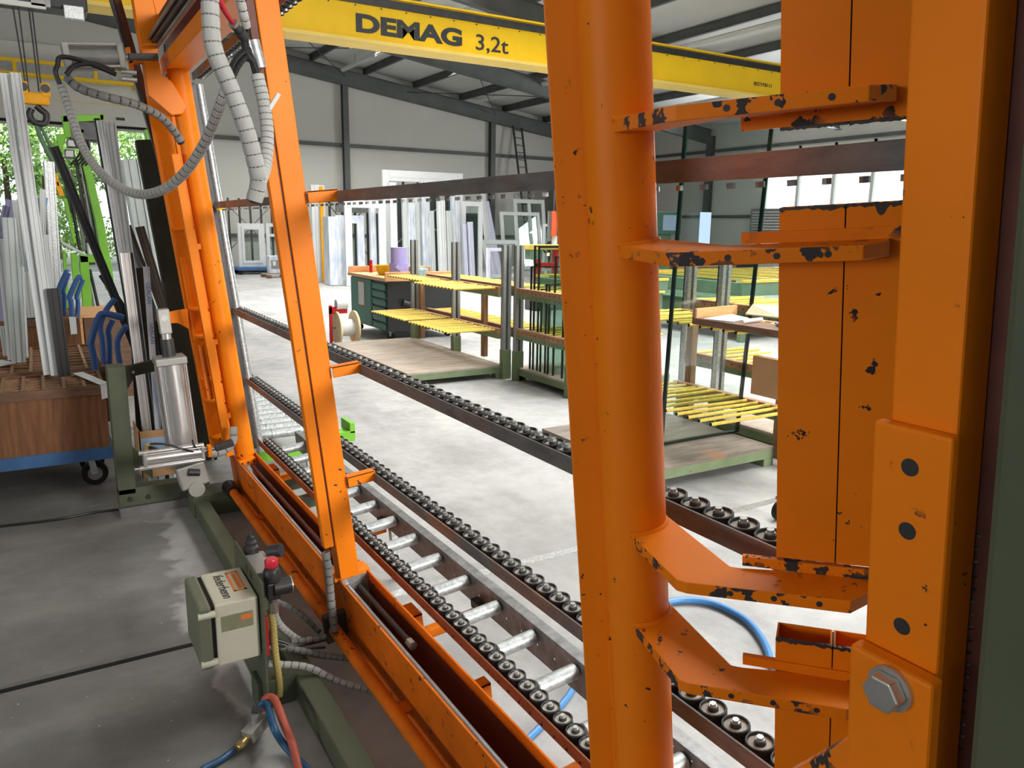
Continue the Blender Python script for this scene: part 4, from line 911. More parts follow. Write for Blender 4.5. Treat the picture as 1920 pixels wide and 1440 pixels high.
# front with door and drawers faces -X, black end wall faces -Y
MB().box(0, W_, 0, D_, .14, HT-.05).build('carcass', 'black_plastic', t, .004)
MB().box(-.02, 0, .66, D_, .16, HT-.07).build('door', 'bench_green', t, .004)
MB().box(-.026, -.02, .93, 1.18, .46, .82).build('door_notice', 'pvc_shade', t); MB().box(-.023, -.0205, .915, 1.195, .445, .835).build('notice_frame', 'red_orange', t)
MB().box(-.021, .0, .60, .66, .16, HT-.07).build('door_stile', 'teal_dark', t)
dz = (HT-.07-.16)/6
for i in range(6):
    d_ = MB().box(-.02, 0, .05, .58, .16+i*dz, .16+(i+1)*dz-.02).build('drawer', 'bench_green', t, .003)
    MB().box(-.03, -.0, .05, .58, .16+(i+1)*dz-.045, .16+(i+1)*dz-.022).build('handle', 'teal_dark', d_)
MB().box(-.06, W_+.03, -.04, D_+.03, HT-.05, HT).build('worktop', 'beech', t, .004)
MB().box(-.06, W_+.03, -.06, -.035, HT-.05, HT+.09).build('upstand', 'beech', t, .01); MB().box(-.05, W_, D_+.005, D_+.03, HT, HT+.10).build('upstand', 'beech', t, .01)
MB().cyl((.22, -.06, .58), (.55, -.10, .47), .05, 20).build('holder_tube', 'steel_dark', t, 0, True)
MB().box(W_-.02, W_+.03, -.06, .0, .14, HT+.02).build('corner_post', 'steel_dark', t)
for x in (.08, .55, W_-.1):
    for y in (.1, D_-.12):
        c_ = MB().cyl((x, y-.02, .055), (x, y+.02, .055), .055, 16).build('caster', 'black_rubber', t, 0, True); MB().bar((x, y, .145), (x-.02, y, .06), .05, .03).build('fork', 'steel_grey', c_)
zc = HT+.002
def roll(name, label, x, y, z0, z1, r, mat): return tag(MB().cyl((x, y, z0), (x, y, z1), r, 28).build(name, mat, None, 0, True), label, 'roll')
roll('foam_roll', 'lower lilac foam roll standing on the beech worktop', PY(748, 490, 11.3).x, 11.3, zc, zc+.20, .15, 'purple_foam'); roll('foam_roll', 'upper lilac foam roll stacked on another one on the worktop', PY(748, 490, 11.3).x, 11.3, zc+.2, zc+.44, .125, 'purple_foam')
tag(MB().bar((PY(763, 490, 11.1).x, 11.135, zc+.05), (PY(744, 490, 11.1).x, 11.13, zc+.17), .03, .06).build('foam_block', 'purple_foam'), 'tilted lilac foam strip leaning on the stacked rolls', 'foam strip')
b = MB(); b.lathe([(0, .0), (.10, .0), (.13, .04), (.16, .15), (.155, .15), (.12, .04), (0, .012)], 20, (PY(722, 490, 11.75).x, 11.75, zc)); b.add([(PY(722, 490, 11.75).x-.15, 11.70, zc+.12), (PY(722, 490, 11.75).x-.15, 11.80, zc+.12), (PY(722, 490, 11.75).x-.24, 11.75, zc+.17)], [(0, 1, 2)]); tag(b.build('plastic_bowl', 'yellow', None, 0, True), 'yellow plastic tray with spout on the beech worktop', 'bowl')
cl_ = MB()
for i in range(9):
    for j in range(7): pass
gx, gy = 10, 10; vs = []; fs = []
for i in range(gx):
    for j in range(gy):
        u, v = i/(gx-1), j/(gy-1); x = PY(771, 505, 11.0).x+.22*u; drop = max(0, v-.42)
        vs.append((x+.03*math.sin(v*7), 11.10-.19*min(v, .36)/.36-.012*math.sin(u*14)-.01*(v > .36), zc+.125-.30*drop+.012*math.sin(u*16+v*3)))
fs = [(i*gy+j, (i+1)*gy+j, (i+1)*gy+j+1, i*gy+j+1) for i in range(gx-1) for j in range(gy-1)]
cl_.add(vs, fs); o_ = cl_.build('cleaning_rag', 'cloth', None, 0, True); tag(o_, 'crumpled grey green rag hanging over the worktop upstand', 'rag'); s_ = o_.modifiers.new('solid', 'SOLIDIFY'); s_.thickness = .006
tag(MB().box(PY(768, 490, 11.4).x, PY(800, 490, 11.4).x, 11.25, 11.6, zc, zc+.14).build('carton', 'card', None, .004), 'open cardboard carton at the worktop corner by the rag', 'carton')
tag(MB().cyl((PY(695, 480, 12.4).x, 12.4, zc), (PY(695, 480, 12.4).x, 12.4, zc+.2), .028, 12).build('red_bottle', 'red_paint', None, 0, True), 'slim red bottle standing behind the worktop upstand', 'bottle')
# red stand with wire spool
t = thing('spool_stand', 'red reel stand with a white roll of tape beside the green cabinet', 'stand', PZ(622, 655, 0)); o = Vector(t.location)
MB().bar((0, 0, 0), (0, 0, .62), .04, .04).build('post', 'red_paint', t, .003); MB().box(-.02, .24, -.02, .02, .50, .60).build('arm', 'red_paint', t, .003); MB().cyl((.0, 0, .30), (.40, 0, .30), .015, 10).build('axle', 'steel_grey', t, 0, True)
MB().box(-.15, .3, -.1, .1, 0, .03).build('foot', 'red_paint', t); MB().cyl((.08, 0, .63), (.24, 0, .63), .07, 18).build('tape_roll', 'pvc_white', t, 0, True)
t = thing('wire_spool', 'cream plastic spool of white cord on the red stand', 'spool', o+Vector((.06, -.02, .30)))
for x in (0, .26): MB().cyl((x, 0, 0), (x+.03, 0, 0), .235, 30).build('flange', 'card_pale', t, .002)
MB().cyl((.03, 0, 0), (.26, 0, 0), .12, 24).build('cord', 'pvc_white', t, 0, True)
# ------------------------------------------------------------------ overhead crane
CY = 12.20
zt, zb = PY(1060, 55, CY).z, PY(1060, 131, CY).z
t = thing('bridge_crane', 'yellow overhead crane girder lettered DEMAG 3,2t spanning the hall', 'crane', (5, CY, zb))
Hh = zt-zb
MB().box(-14, 18.7, 0, .30, .03, Hh).build('girder', 'yellow', t)
MB().box(-14, 18.7, -.10, .40, -.02, .03).build('bottom_flange', 'yellow_pale', t); MB().box(-14, 18.7, -.05, .35, Hh, Hh+.03).build('top_flange', 'yellow', t)
b = MB().box(-14, 18.7, -.04, -.0, Hh-.135, Hh-.02); b.build('festoon_rail', 'steel_dark', t)
bl = None
for i in range(42):
    x = -3+i*.42
    if bl is None: bl = MB().cyl((0, -.012, 0), (0, 0, 0), .012, 6).build('rail_bolt', 'steel_dark', t); q = bl
    else: q = bl.copy(); COL.objects.link(q)
    q.location = (x, 0, Hh-.16)
def word(body, xa, xb, ya, yb, mat, name, off, sx=None):
    p0, p1 = PY(xa, (ya+yb)/2, CY), PY(xb, (ya+yb)/2, CY)
    o = text3d(body, 1.0, mat, Matrix.Identity(4), None, .004, name, offset=off)
    vs = np.array([v.co[:] for v in o.data.vertices]); mn, mx = vs.min(0), vs.max(0)
    return o, mn, mx
def place_word(o, mn, mx, x0, x1, z0, z1, slope=0.0):
    sx, sz = (x1-x0)/(mx[0]-mn[0]), (z1-z0)/(mx[1]-mn[1])
    o.data.transform(Matrix(((sx, 0, 0, x0-mn[0]*sx), (0, sz, 0, z0-mn[1]*sz), (0, 0, 1, 0), (0, 0, 0, 1))))
    o.data.transform(Matrix.Rotation(math.pi/2, 4, 'X')); o.parent = t; o.location = (-5, -.006, -zb); o.data.update()
o, mn, mx = word('DEMAG', 666, 866, 30, 80, 'text_dark', 'lettering', .045)
place_word(o, mn, mx, PY(667, 40, CY).x, PY(866, 75, CY).x, PY(670, 61, CY).z+.005, PY(668, 24, CY).z)
o, mn, mx = word('3,2t', 893, 952, 60, 105, 'text_dark', 'load_lettering', .008)
place_word(o, mn, mx, PY(892, 80, CY).x, PY(953, 85, CY).x, PY(900, 99, CY).z, PY(895, 64, CY).z)
o, mn, mx = word('00271930-11', 1413, 1445, 155, 162, 'text_dark', 'number_lettering', .0)
place_word(o, mn, mx, PY(1413, 158, CY).x, PY(1446, 160, CY).x, PY(1430, 162.5, CY).z, PY(1430, 155.5, CY).z)
# hoist trolley and hook
hx = PY(66, 170, 11.6).x
t = thing('chain_hoist', 'dark hoist trolley hanging from the crane girder over the profile crates', 'hoist', (hx, 11.75, PY(70, 14, 11.75).z))
MB().box(-.55, .65, -.2, .2, -.02, .20).build('housing', 'black_plastic', t, .02); MB().box(-.6, .2, -.24, -.2, -.06, .0).build('light_bar', 'lamp_white', t, .005); MB().box(.38, .60, -.28, -.2, -.14, .02).build('cable_box', 'galvanised', t, .01)
MB().box(.05, .25, -.24, -.2, -.03, .06).build('motor_plate', 'steel_grey', t); MB().cyl((-.7, 0, .1), (-.55, 0, .1), .12, 18).build('drum', 'steel_dark', t, 0, True)
hk = PY(67, 190, 11.6)
t = thing('crane_hook', 'yellow hook block with black hook and green sling on steel ropes', 'hook', hk)
for k, (xa, xb) in enumerate(((22, 50), (33, 54), (52, 73), (58, 78))):
    p = PY(xa, 0, 11.6)-hk; q = PY(xb, 172, 11.6)-hk; MB().cyl(p, q, .010, 6).build('steel_rope', 'steel_dark', t)
MB().box(-.145, .145, -.06, .06, -.04, .10).build('block_base', 'yellow_orange', t, .02)
for x in (-.115, .115):
    MB().box(x-.05, x+.05, -.07, .07, .05, .22).build('block_cheek', 'yellow_orange', t, .02); MB().cyl((x, -.075, .15), (x, .075, .15), .05, 16).build('sheave', 'black_plastic', t, 0, True)
MB().tube(spline([(0, 0, -.05), (.04, 0, -.09), (.10, 0, -.15), (.07, 0, -.25), (-.03, 0, -.25), (-.08, 0, -.17), (-.05, 0, -.09)], 8), [.04]*49, 10).build('hook', 'black_plastic', t, 0, True)
MB().tube(spline([(-.03, 0, -.20), (.02, .01, -.45), (.14, .02, -.75), (.17, .02, -.83)], 8), .028, 8).build('sling', 'machine_green', t, 0, True); MB().tube(spline([(.0, 0.02, -.22), (.10, .03, -.5), (.16, .02, -.8)], 8), .02, 8).build('sling', 'machine_green', t, 0, True)
# second crane runway by the rear wall
t = thing('crane_runway', 'grey runway girder with yellow edge rails above the open gate', 'girder', (-8, 29.0, 6.02))
z0 = PY(0, 134, 29).z-6.02; z1 = PY(0, 111, 29).z-6.02
MB().box(0, 11.2, .02, .3, z0, z1).build('girder_web', 'steel_grey', t)
MB().box(0, 11.25, -.02, .35, z0-.05, z0+.04).build('lower_rail', 'yellow', t); MB().box(0, 11.25, -.02, .35, z1-.02, z1+.08).build('upper_rail', 'yellow', t)
for px in (27, 104, 178): x = PY(px, 125, 29).x+8; MB().box(x-.05, x+.05, -.03, .02, z0, z1).build('strap', 'yellow', t)
MB().box(11.2, 11.75, -.03, .35, z0-.15, z1+.02).build('end_carriage', 'yellow', t, .02); MB().cyl((11.45, -.05, z0-.18), (11.45, .3, z0-.18), .12, 16).build('end_wheel', 'steel_dark', t, 0, True)
t = thing('strip_light', 'long white strip light low under the roof near the open gate', 'lamp', (-3.5, 27, PY(50, 85, 27).z)); MB().box(-3, 2.0, -.1, .1, 0, .12).build('housing', 'lamp_white', t); MB().cyl((-3, 0, -.03), (2.0, 0, -.03), .03, 8).build('tube', 'pvc_white', t)

# ------------------------------------------------------------------ profile crates on blue trolleys
def crate(label, x0, x1, y0, y1, z0, z1, nx, ny, base=True, group=None):
    t = thing('profile_crate', label, 'crate', (x0, y0, 0), group); w, d = x1-x0, y1-y0
    MB().box(0, w, 0, .018, z0, z1).build('front_board', 'brown_board', t); MB().box(0, w, d-.018, d, z0, z1).build('back_board', 'brown_board', t)
    MB().box(0, .018, .018, d-.018, z0, z1).build('side_board', 'brown_board', t); MB().box(w-.018, w, .018, d-.018, z0, z1).build('side_board', 'brown_board', t)
    MB().box(0, w, 0, d, z0-.02, z0).build('bottom_board', 'brown_board', t)
    MB().box(-.004, w+.004, -.012, 0, z1-.06, z1).build('rim_board', 'brown_wood', t)
    for i in range(1, nx): x = w*i/nx; MB().box(x-.010, x+.010, .018, d-.018, z1-.35, z1-.001).build('divider', 'wood_post', t)
    for j in range(1, ny): y = d*j/ny; MB().box(.018, w-.018, y-.009, y+.009, z1-.35, z1-.006).build('cross_divider', 'wood_post', t)
    if base:
        MB().box(-.02, w+.02, -.01, .05, z0-.10, z0-.02).build('trolley_beam', 'blue_steel', t); MB().box(-.02, w+.02, d-.05, d, z0-.10, z0-.02).build('trolley_beam', 'blue_steel', t); MB().box(w-.04, w+.02, .05, d-.05, z0-.10, z0-.02).build('trolley_beam', 'blue_steel', t)
        for x in (.2, w-.10):
            for y in (.12, d-.12):
                c_ = MB().cyl((x, y-.022, .08), (x, y+.022, .08), .08, 20).build('caster', 'black_rubber', t, 0, True); MB().cyl((x, y-.026, .08), (x, y+.026, .08), .045, 16).build('hub', 'steel_grey', c_, 0, True); MB().bar((x-.02, y-.03, z0-.10), (x, y-.03, .08), .04, .008, (0, 1, 0)).build('fork', 'galvanised', c_)
    return t
K1 = PY(190, 722, 5.62)
ztc = K1.z; dk = PZ(136, 702, ztc).y
crate('brown plywood profile crate with gridded top on a blue trolley beside the green stand', -2.2, K1.x+.02, 5.62, max(dk, 6.2), .30, ztc, 22, 6)
k2 = PZ(168, 688, ztc); k2b = PZ(165, 640, ztc)
crate('brown gridded profile crate standing behind the trolley crate with the white label', -2.2, .36, 6.35, 7.6, .3, ztc, 22, 9, False)
k3 = PY(148, 596, 8.2)
crate('dark brown profile crate with a hanging paper strip behind the gridded crates', -2.6, k3.x, 8.2, 9.2, .3, k3.z, 12, 5, False)
k4 = PY(152, 596, 8.6)
t = thing('storage_box', 'tall brown chipboard box with pale rim below the lime green machine', 'box', (k4.x, 8.6, 0)); MB().box(0, 1.0, 0, .02, 0, k4.z).build('front_board', 'brown_wood', t); MB().box(0, .02, 0, .8, 0, k4.z).build('side_board', 'brown_wood', t); MB().box(-.02, 1.0, -.02, .82, k4.z, k4.z+.03).build('rim', 'beech', t); MB().box(-.015, .01, -.012, .02, 0, k4.z).build('corner_strip', 'beech', t)
def strip(label, pts, off, mat='paper'): return tag(MB().slab(pts, off).build('paper_strip', mat), label, 'label')
strip('white paper strip folded over the rim of the trolley crate', [PZ(137, 701, ztc+.01), PZ(155, 698, ztc+.01), PZ(202, 718, ztc+.01), PZ(188, 722, ztc+.01)], (0, 0, .004)); strip('white paper end hanging down the front of the trolley crate', [PY(188, 721, 5.6), PY(203, 718, 5.6), PY(205, 745, 5.6), PY(191, 749, 5.6)], (0, .004, 0))
strip('white paper strip hanging down the dark brown crate', [PY(129, 594, 8.17), PY(142, 594, 8.17), PY(145, 626, 8.17), PY(133, 627, 8.17)], (0, .004, 0)); strip('white paper scrap lying on the gridded crate', [PZ(-8, 679, ztc+.012), PZ(3, 675, ztc+.012), PZ(30, 681, ztc+.012), PZ(0, 687, ztc+.012)], (0, 0, .003))
# profiles: hollow section with grooves, each bar on its own
def profile(label, base, top, Yb, Yt, w, mat, d=None, group=None, name='pvc_profile', zb=None):
    p0, p1 = PY(base[0], base[1], Yb), PY(top[0], top[1], Yt)
    if zb is None: zb = ((ztc if Yb < 8 else k3.z)+.04 if (p0.x < .6 and Yb < 9.3 and base[0] < 170) else .01)
    if p0.z > zb and p1.z-p0.z > .05: p0 = p1+(p0-p1)*((p1.z-zb)/(p1.z-p0.z))
    d_ = (p1-p0); L = d_.length; d_.normalize(); s = d_.cross(Vector((0, 1, 0))).normalized(); u = s.cross(d_)
    dd = d or w*.8; sec = [(-.5, -.5), (-.36, -.5), (-.36, -.34), (-.22, -.34), (-.22, -.5), (.10, -.5), (.10, -.40), (.18, -.40), (.18, -.5), (.40, -.5), (.5, -.38), (.5, .5), (-.5, .5)]
    n = len(sec); b = MB(); vs = [p+s*a*w+u*c*dd for p in (p0, p1) for a, c in sec]
    b.add([v-p0 for v in vs], [tuple(range(n))[::-1], tuple(range(n, 2*n))]+[(i, (i+1) % n, n+(i+1) % n, n+i) for i in range(n)])
    o = b.build(name, mat); o.location = p0; return tag(o, label, 'profile', group)
g1 = 'white profiles in the crates'
profile('very long white profile leaning back from the trolley crate', (90, 702), (8, 138), 5.95, 5.95, .052, 'pvc_white'); profile('very long white profile with dark groove, right of its twin in the trolley crate', (104, 702), (29, 137), 5.9, 5.9, .056, 'pvc_white'); profile('grey black narrow profile tucked behind the long white pair', (112, 700), (86, 440), 6.1, 6.1, .03, 'pvc_shade')
profile('short matt black profile standing beside the long white pair', (121, 705), (99, 541), 5.85, 5.85, .075, 'profile_black', .05)
for k, (bx, by, tx, ty, w, lab) in enumerate(((33, 652, 17, 408, .085, 'wide pointed white profile in the gridded crate'), (22, 652, 2, 448, .06, 'stepped white profile beside the wide pointed one'), (38, 652, 30, 500, .10, 'broad grey white profile with a jagged top edge'),
    (10, 652, 4, 612, .04, 'very short white stub in the gridded crate'), (20, 652, 15, 613, .04, 'second very short white stub beside the first'), (60, 595, 52, 510, .07, 'medium white profile behind the wide pointed one'), (66, 596, 70, 470, .06, 'slim white profile beside the blue wrapped bars'), (56, 596, 28, 375, .05, 'slim grey white profile leaning left of the blue wrapped bars'),
    (82, 590, 80, 355, .05, 'straight white profile rising by the galvanised post'), (90, 600, 74, 372, .055, 'white profile with clipped hooks by the galvanised post'))):
    Y = (6.58+.12*k) if by > 620 else 8.30+.085*(k-5)
    profile(lab, (bx, by), (tx, ty), Y, Y, w, 'pvc_white' if k % 3 else 'pvc_shade')
for k, (bx, tx) in enumerate(((47, 64), (52, 70), (57, 76), (61, 84))):
    profile('light blue film wrapped profile bundled between white profiles', (bx, 535), (tx, 370), 8.74+.075*k, 8.74+.075*k, .055, 'profile_blue', group='blue wrapped profiles'); 
profile('violet film wrapped profile leaning at the crate corner', (-6, 470), (14, 386), 8.72, 8.72, .07, 'profile_violet'); profile('grey violet profile with dark end leaning right', (0, 500), (24, 376), 9.05, 9.05, .11, 'profile_violet'); profile('dark plum bag like bundle in the crate corner', (-2, 600), (-4, 520), 8.36, 8.36, .2, 'profile_violet')
profile('galvanised square post standing before the lime green machine', (106, 545), (91, 303), 9.4, 9.4, .10, 'galvanised', name='steel_post'); profile('rusty brown slat beside the galvanised post', (96, 545), (82, 330), 9.5, 9.5, .035, 'brown_wood', name='wood_slat')
profile('red orange slat showing behind the galvanised post', (98, 560), (96, 470), 10, 10, .03, 'red_orange', name='red_plank')
# bundle right of the lime machine
for k, (b_, t_, Y, w, mat, lab) in enumerate((((278, 803), (181, 222), 5.75, .035, 'profile_black', 'long black edged profile at the left of the tall bundle'), ((282, 803), (187, 226), 5.7, .04, 'pvc_white', 'tall white profile cut slanting at its top'), ((270, 700), (206, 230), 5.8, .065, 'pvc_white', 'tall wide white profile with hooked top'),
    ((262, 660), (192, 245), 5.9, .05, 'pvc_shade', 'tall greyish white profile inside the bundle'), ((275, 802), (234, 474), 5.5, .055, 'aluminium', 'silver profile with ribs rising from the carton'), ((285, 802), (244, 474), 5.57, .03, 'profile_black', 'thin black profile beside the silver ribbed one'),
    ((233, 600), (101, 275), 6.6, .06, 'profile_black', 'long black profile slanting across the lime green machine'), ((240, 590), (190, 515), 6.7, .045, 'profile_black', 'short black profile under the slanting one'),
    ((272, 503), (242, 422), 5.9, .022, 'profile_brown', 'short narrow brown profile cut at an angle'), ((312, 590), (262, 425), 5.95, .055, 'profile_brown', 'wide dark brown profile leaning on the dark post'), ((285, 690), (262, 502), 5.6, .045, 'profile_brown', 'dark brown profile behind the film strip'),
    ((300, 640), (243, 300), 6.3, .12, 'pvc_shade', 'broad pale grey board leaning behind the bundle'), ((310, 600), (262, 330), 6.4, .07, 'pvc_shade', 'pale grey profile leaning against the dark post'), ((318, 610), (282, 350), 6.5, .06, 'pvc_shade', 'second pale grey profile against the dark post'),
    ((262, 560), (215, 330), 6.2, .06, 'pvc_shade', 'grey white wide profile in the middle of the bundle'), ((252, 470), (222, 380), 6.1, .03, 'steel_grey', 'thin grey rod among the brown profiles'), ((300, 780), (276, 560), 5.7, .06, 'profile_black', 'black profile standing in shade behind the large cylinder'), ((316, 780), (296, 600), 5.86, .08, 'green_black', 'dark profile in shade by the carton'),
    ((258, 700), (247, 520), 6.02, .06, 'profile_black', 'black profile beside the silver ribs'), ((263, 640), (236, 545), 6.12, .05, 'pvc_shade', 'short pale profile beside the blue handle'), ((328, 560), (290, 395), 6.6, .05, 'pvc_shade', 'pale profile cut short near the hanging hose'))):
    profile(lab, b_, t_, Y, Y, w, mat)
fs_ = profile('white film strip printed with blue lettering beside the brown profile', (287, 675), (274, 500), 5.5, 5.5, .038, 'pvc_film', .01, name='film_strip'); fs2 = profile('lower white film strip printed with blue lettering in the carton', (309, 800), (295, 700), 5.45, 5.45, .03, 'pvc_film', .01, name='film_strip')
def along(o, p, q, Y, body, size):
    a, c = PY(*p, Y), PY(*q, Y); d = (c-a).normalized(); n_ = Vector((0, -1, 0)); s = n_.cross(d).normalized()
    mw = Matrix(((d.x, s.x, n_.x, ((a+c)/2).x), (d.y, s.y, n_.y, ((a+c)/2).y), (d.z, s.z, n_.z, ((a+c)/2).z), (0, 0, 0, 1)))
    text3d(body, size, 'blue_paint', Matrix.Translation(-Vector(o.location)) @ mw, o, .0003)
along(fs_, (284, 590), (287, 660), 5.47, 'GEALAN', .036); along(fs_, (276, 520), (281, 580), 5.47, 'GEALAN', .036)
t = thing('carton', 'open cardboard carton with a white label holding profile ends by the stand', 'carton', PY(300, 835, 5.35)); w_ = PY(345, 835, 5.35).x-PY(262, 835, 5.35).x; h_ = PY(300, 806, 5.35).z-PY(300, 835, 5.35).z
MB().box(-w_*.45, w_*.42, 0, .012, -h_*2, h_).build('front_wall', 'card', t); MB().box(-w_*.45, -w_*.43, 0, .35, -h_*2, h_).build('side_wall', 'card', t); MB().box(w_*.40, w_*.42, .012, .35, -h_*2, h_+.05).build('side_wall', 'card', t); MB().box(-w_*.42, w_*.12, -.004, 0, -h_*.2, h_*.55).build('carton_label', 'paper_blue', t)
# blue tubular trolley handles
def handle(label, pts, Y, r=.02):
    return tag(MB().tube(spline([PY(x, y, Y) for x, y in pts], 8), r, 10).build('bent_tube_frame', 'blue_paint', None, 0, True), label, 'handle')
handle('blue bent tube handle arching over the gridded crate', [(180, 700), (174, 660), (171, 640), (184, 598), (196, 588), (232, 596)], 6.3, .024); handle('blue bent tube handle half behind the black profiles', [(196, 705), (192, 640), (188, 610), (200, 580), (216, 560)], 6.5, .02); handle('short blue tube handle rising to the silver profile', [(226, 690), (220, 650), (224, 630), (238, 610)], 6.3, .02)
handle('inner blue tube upright of the crate trolley', [(206, 712), (205, 640), (203, 620), (212, 600)], 6.55, .02); handle('blue trolley tube bending left above the dark crate', [(112, 590), (112, 560), (110, 545), (124, 512), (127, 510)], 8.4, .024); handle('blue trolley tube bending right above the dark crate', [(120, 590), (121, 555), (118, 545), (129, 512)], 8.6, .02)
handle('blue trolley tube loop before the lime green leg', [(135, 595), (133, 565), (131, 555), (146, 522), (154, 520)], 8.4, .024); handle('blue trolley tube with scuffed end before the lime green leg', [(146, 596), (146, 565), (144, 555), (156, 524)], 8.5, .02)

# ------------------------------------------------------------------ lime green machine
YL = 12.6
t = thing('profile_machine', 'lime green profile machine with angled frame before the open gate', 'machine', PY(160, 600, YL)); o = Vector(t.location)
def lp(name, pts, dep=.12, mat='lime_green', dy=0.0): MB().slab([PY(x, y, YL+dy)-o for x, y in pts], (0, dep, 0)).build(name, mat, t, .01)
lp('top_beam', [(117, 216), (196, 214), (195, 226), (117, 230)]); lp('side_plate', [(115, 216), (129, 216), (134, 257), (122, 259)]); lp('end_plate', [(186, 214), (195, 214), (197, 245), (190, 245)])
lp('bracket_plate', [(105, 251), (122, 251), (124, 262), (118, 275), (120, 285), (112, 290)]); lp('bracket_plate', [(100, 262), (106, 262), (118, 330), (110, 330)])
lp('angled_column', [(149, 286), (164, 286), (196, 420), (213, 520), (213, 545), (200, 545), (178, 410)], .25); lp('angled_column', [(160, 350), (172, 358), (192, 470), (186, 475)], .2, 'machine_green', .3)
lp('lower_beam', [(116, 452), (164, 477), (164, 482), (116, 458)], .1, 'pvc_shade'); lp('cross_beam', [(148, 477), (190, 477), (192, 492), (150, 493)]); lp('front_leg', [(148, 478), (166, 480), (175, 600), (158, 604)], .2); lp('rear_leg', [(117, 470), (124, 472), (132, 600), (126, 600)], .2); lp('rear_leg', [(132, 474), (146, 478), (152, 560), (140, 560)], .12)
lp('inner_column', [(118, 370), (126, 372), (144, 455), (138, 458)], .15); lp('hanging_arm', [(139, 300), (156, 296), (150, 285), (165, 290), (158, 300)], .1)
lp('far_panel', [(272, 242), (288, 242), (292, 290), (280, 300)], .2)
for x0, y0, x1, y1, m_ in ((131, 228, 190, 262, 'steel_dark'), (126, 262, 170, 276, 'steel_grey'), (140, 240, 160, 250, 'cast_aluminium'), (166, 455, 184, 480, 'pvc_white'), (122, 280, 140, 296, 'steel_grey')):
    a, c = PY(x0, y1, YL)-o, PY(x1, y0, YL)-o; MB().box(a.x, c.x, .03, .25, a.z, c.z).build('motor_unit', m_, t, .02)
for k, (x0, y0, x1, y1) in enumerate(((126, 330, 150, 470), (132, 320, 160, 470), (143, 300, 168, 465), (152, 310, 180, 470), (118, 300, 132, 400), (160, 500, 180, 600), (168, 505, 190, 600))):
    MB().cyl(PY(x0, y0, YL+.1)-o, PY(x1, y1, YL+.1)-o, .022, 8).build('guide_rail', 'steel_grey' if k % 2 else 'steel_dark', t, 0, True)
for k in range(5): MB().tube(spline([PY(140+k*6, 262, YL)-o, PY(150+k*5, 285+k*3, YL-.05)-o, PY(132+k*7, 310, YL)-o], 6), .014, 6).build('cable_loop', 'hose_black', t, 0, True)
for dx in (-.02, .55): MB().box(dx, dx+.14, 0, .2, -o.z, .02).build('foot_post', 'lime_green', t, .01)
t = thing('yellow_lift', 'small yellow lifting bracket hanging on the green sling', 'lifter', PY(96, 285, 11.7)); o = Vector(t.location)
MB().bar(PY(82, 281, 11.7)-o, PY(100, 283, 11.7)-o, .06, .08).build('cross_arm', 'yellow_orange', t, .01); MB().bar(PY(106, 340, 11.7)-o, PY(116, 368, 11.7)-o, .05, .06).build('lower_arm', 'yellow_orange', t, .01); MB().bar(PY(90, 283, 11.7)-o, PY(110, 350, 11.7)-o, .04, .05).build('link', 'yellow_orange', t, .01)
# ------------------------------------------------------------------ window frames along the rear wall
def frame(label, xl, xr, yt, yb, Y, mat='pvc_white', bar=.10, glass=True, mull=(), trans=(), lean=.0, sash=False, name='window_frame', th=.08, group=None, base=.012):
    a, c = PY(xl, yb, Y), PY(xr, yt, Y); xm = (xl+xr)/2
    zb = base; zt = PY(xm, yt, Y).z; x0, x1 = a.x, PY(xr, (yt+yb)/2, Y).x; x0 = PY(xl, (yt+yb)/2, Y).x
    t = thing(name, label, 'window', (x0, Y, zb), group); w, h = x1-x0, zt-zb
    if lean: t.rotation_euler = (-lean, 0, 0)
    MB().box(0, bar, 0, th, 0, h).build('stile', mat, t, .006); MB().box(w-bar, w, 0, th, 0, h).build('stile', mat, t, .006)
    MB().box(bar, w-bar, 0, th, 0, bar).build('bottom_rail', mat, t, .006); MB().box(bar, w-bar, 0, th, h-bar, h).build('top_rail', mat, t, .006)
    for f in mull: MB().box(w*f-bar*.5, w*f+bar*.5, .004, th, bar, h-bar).build('mullion', mat, t, .006)
    for f in trans: MB().box(bar, w-bar, .005, th, h*f-bar*.4, h*f+bar*.4).build('transom', mat, t, .006)
    if sash:
        s = bar*.7
        for q in ((bar, bar+s, bar, h-bar), (w-bar-s, w-bar, bar, h-bar)): MB().box(q[0], q[1], -.02, th-.02, q[2], q[3]).build('sash_stile', mat, t, .006)
        for q in ((bar, bar+s), (h-bar-s, h-bar)): MB().box(bar+s, w-bar-s, -.02, th-.02, q[0], q[1]).build('sash_rail', mat, t, .006)
    if glass: MB().box(bar*.8, w-bar*.8, th*.4, th*.5, bar*.8, h-bar*.8).build('pane', 'glass', t)
    return t
frame('white window with double frame leaning at the rear wall on a blue trolley', 447, 497, 419, 498, 27.5, bar=.12, sash=True, base=.245); frame('white window with a transom partly hidden by the flat upright', 500, 572, 419, 498, 27.7, bar=.12, trans=(.72,), mull=(.5,), base=.245)
t = thing('boxed_window', 'small white wrapped panel standing on a pallet before the rear wall', 'panel', Vector((PY(505, 508, 25.5).x, 25.5, .13))); w_ = PY(530, 508, 25.5).x-PY(505, 508, 25.5).x; h_ = PY(515, 475, 25.5).z-PY(515, 508, 25.5).z
MB().box(0, w_, 0, .3, .0, h_).build('panel_body', 'pvc_film', t, .02); MB().box(w_*.15, w_*.8, -.006, 0, h_*.25, h_*.75).build('printed_sheet', 'steel_grey', t); MB().box(w_*.3, w_*.5, -.010, -.006, h_*.45, h_*.7).build('white_patch', 'paper', t)
t = thing('pallet', 'wooden pallet under the wrapped white panel', 'pallet', (PY(498, 520, 25.3).x, 25.1, 0))
for y in (0, .35, .7): MB().box(0, 1.3, y, y+.12, .10, .125).build('board', 'plywood', t)
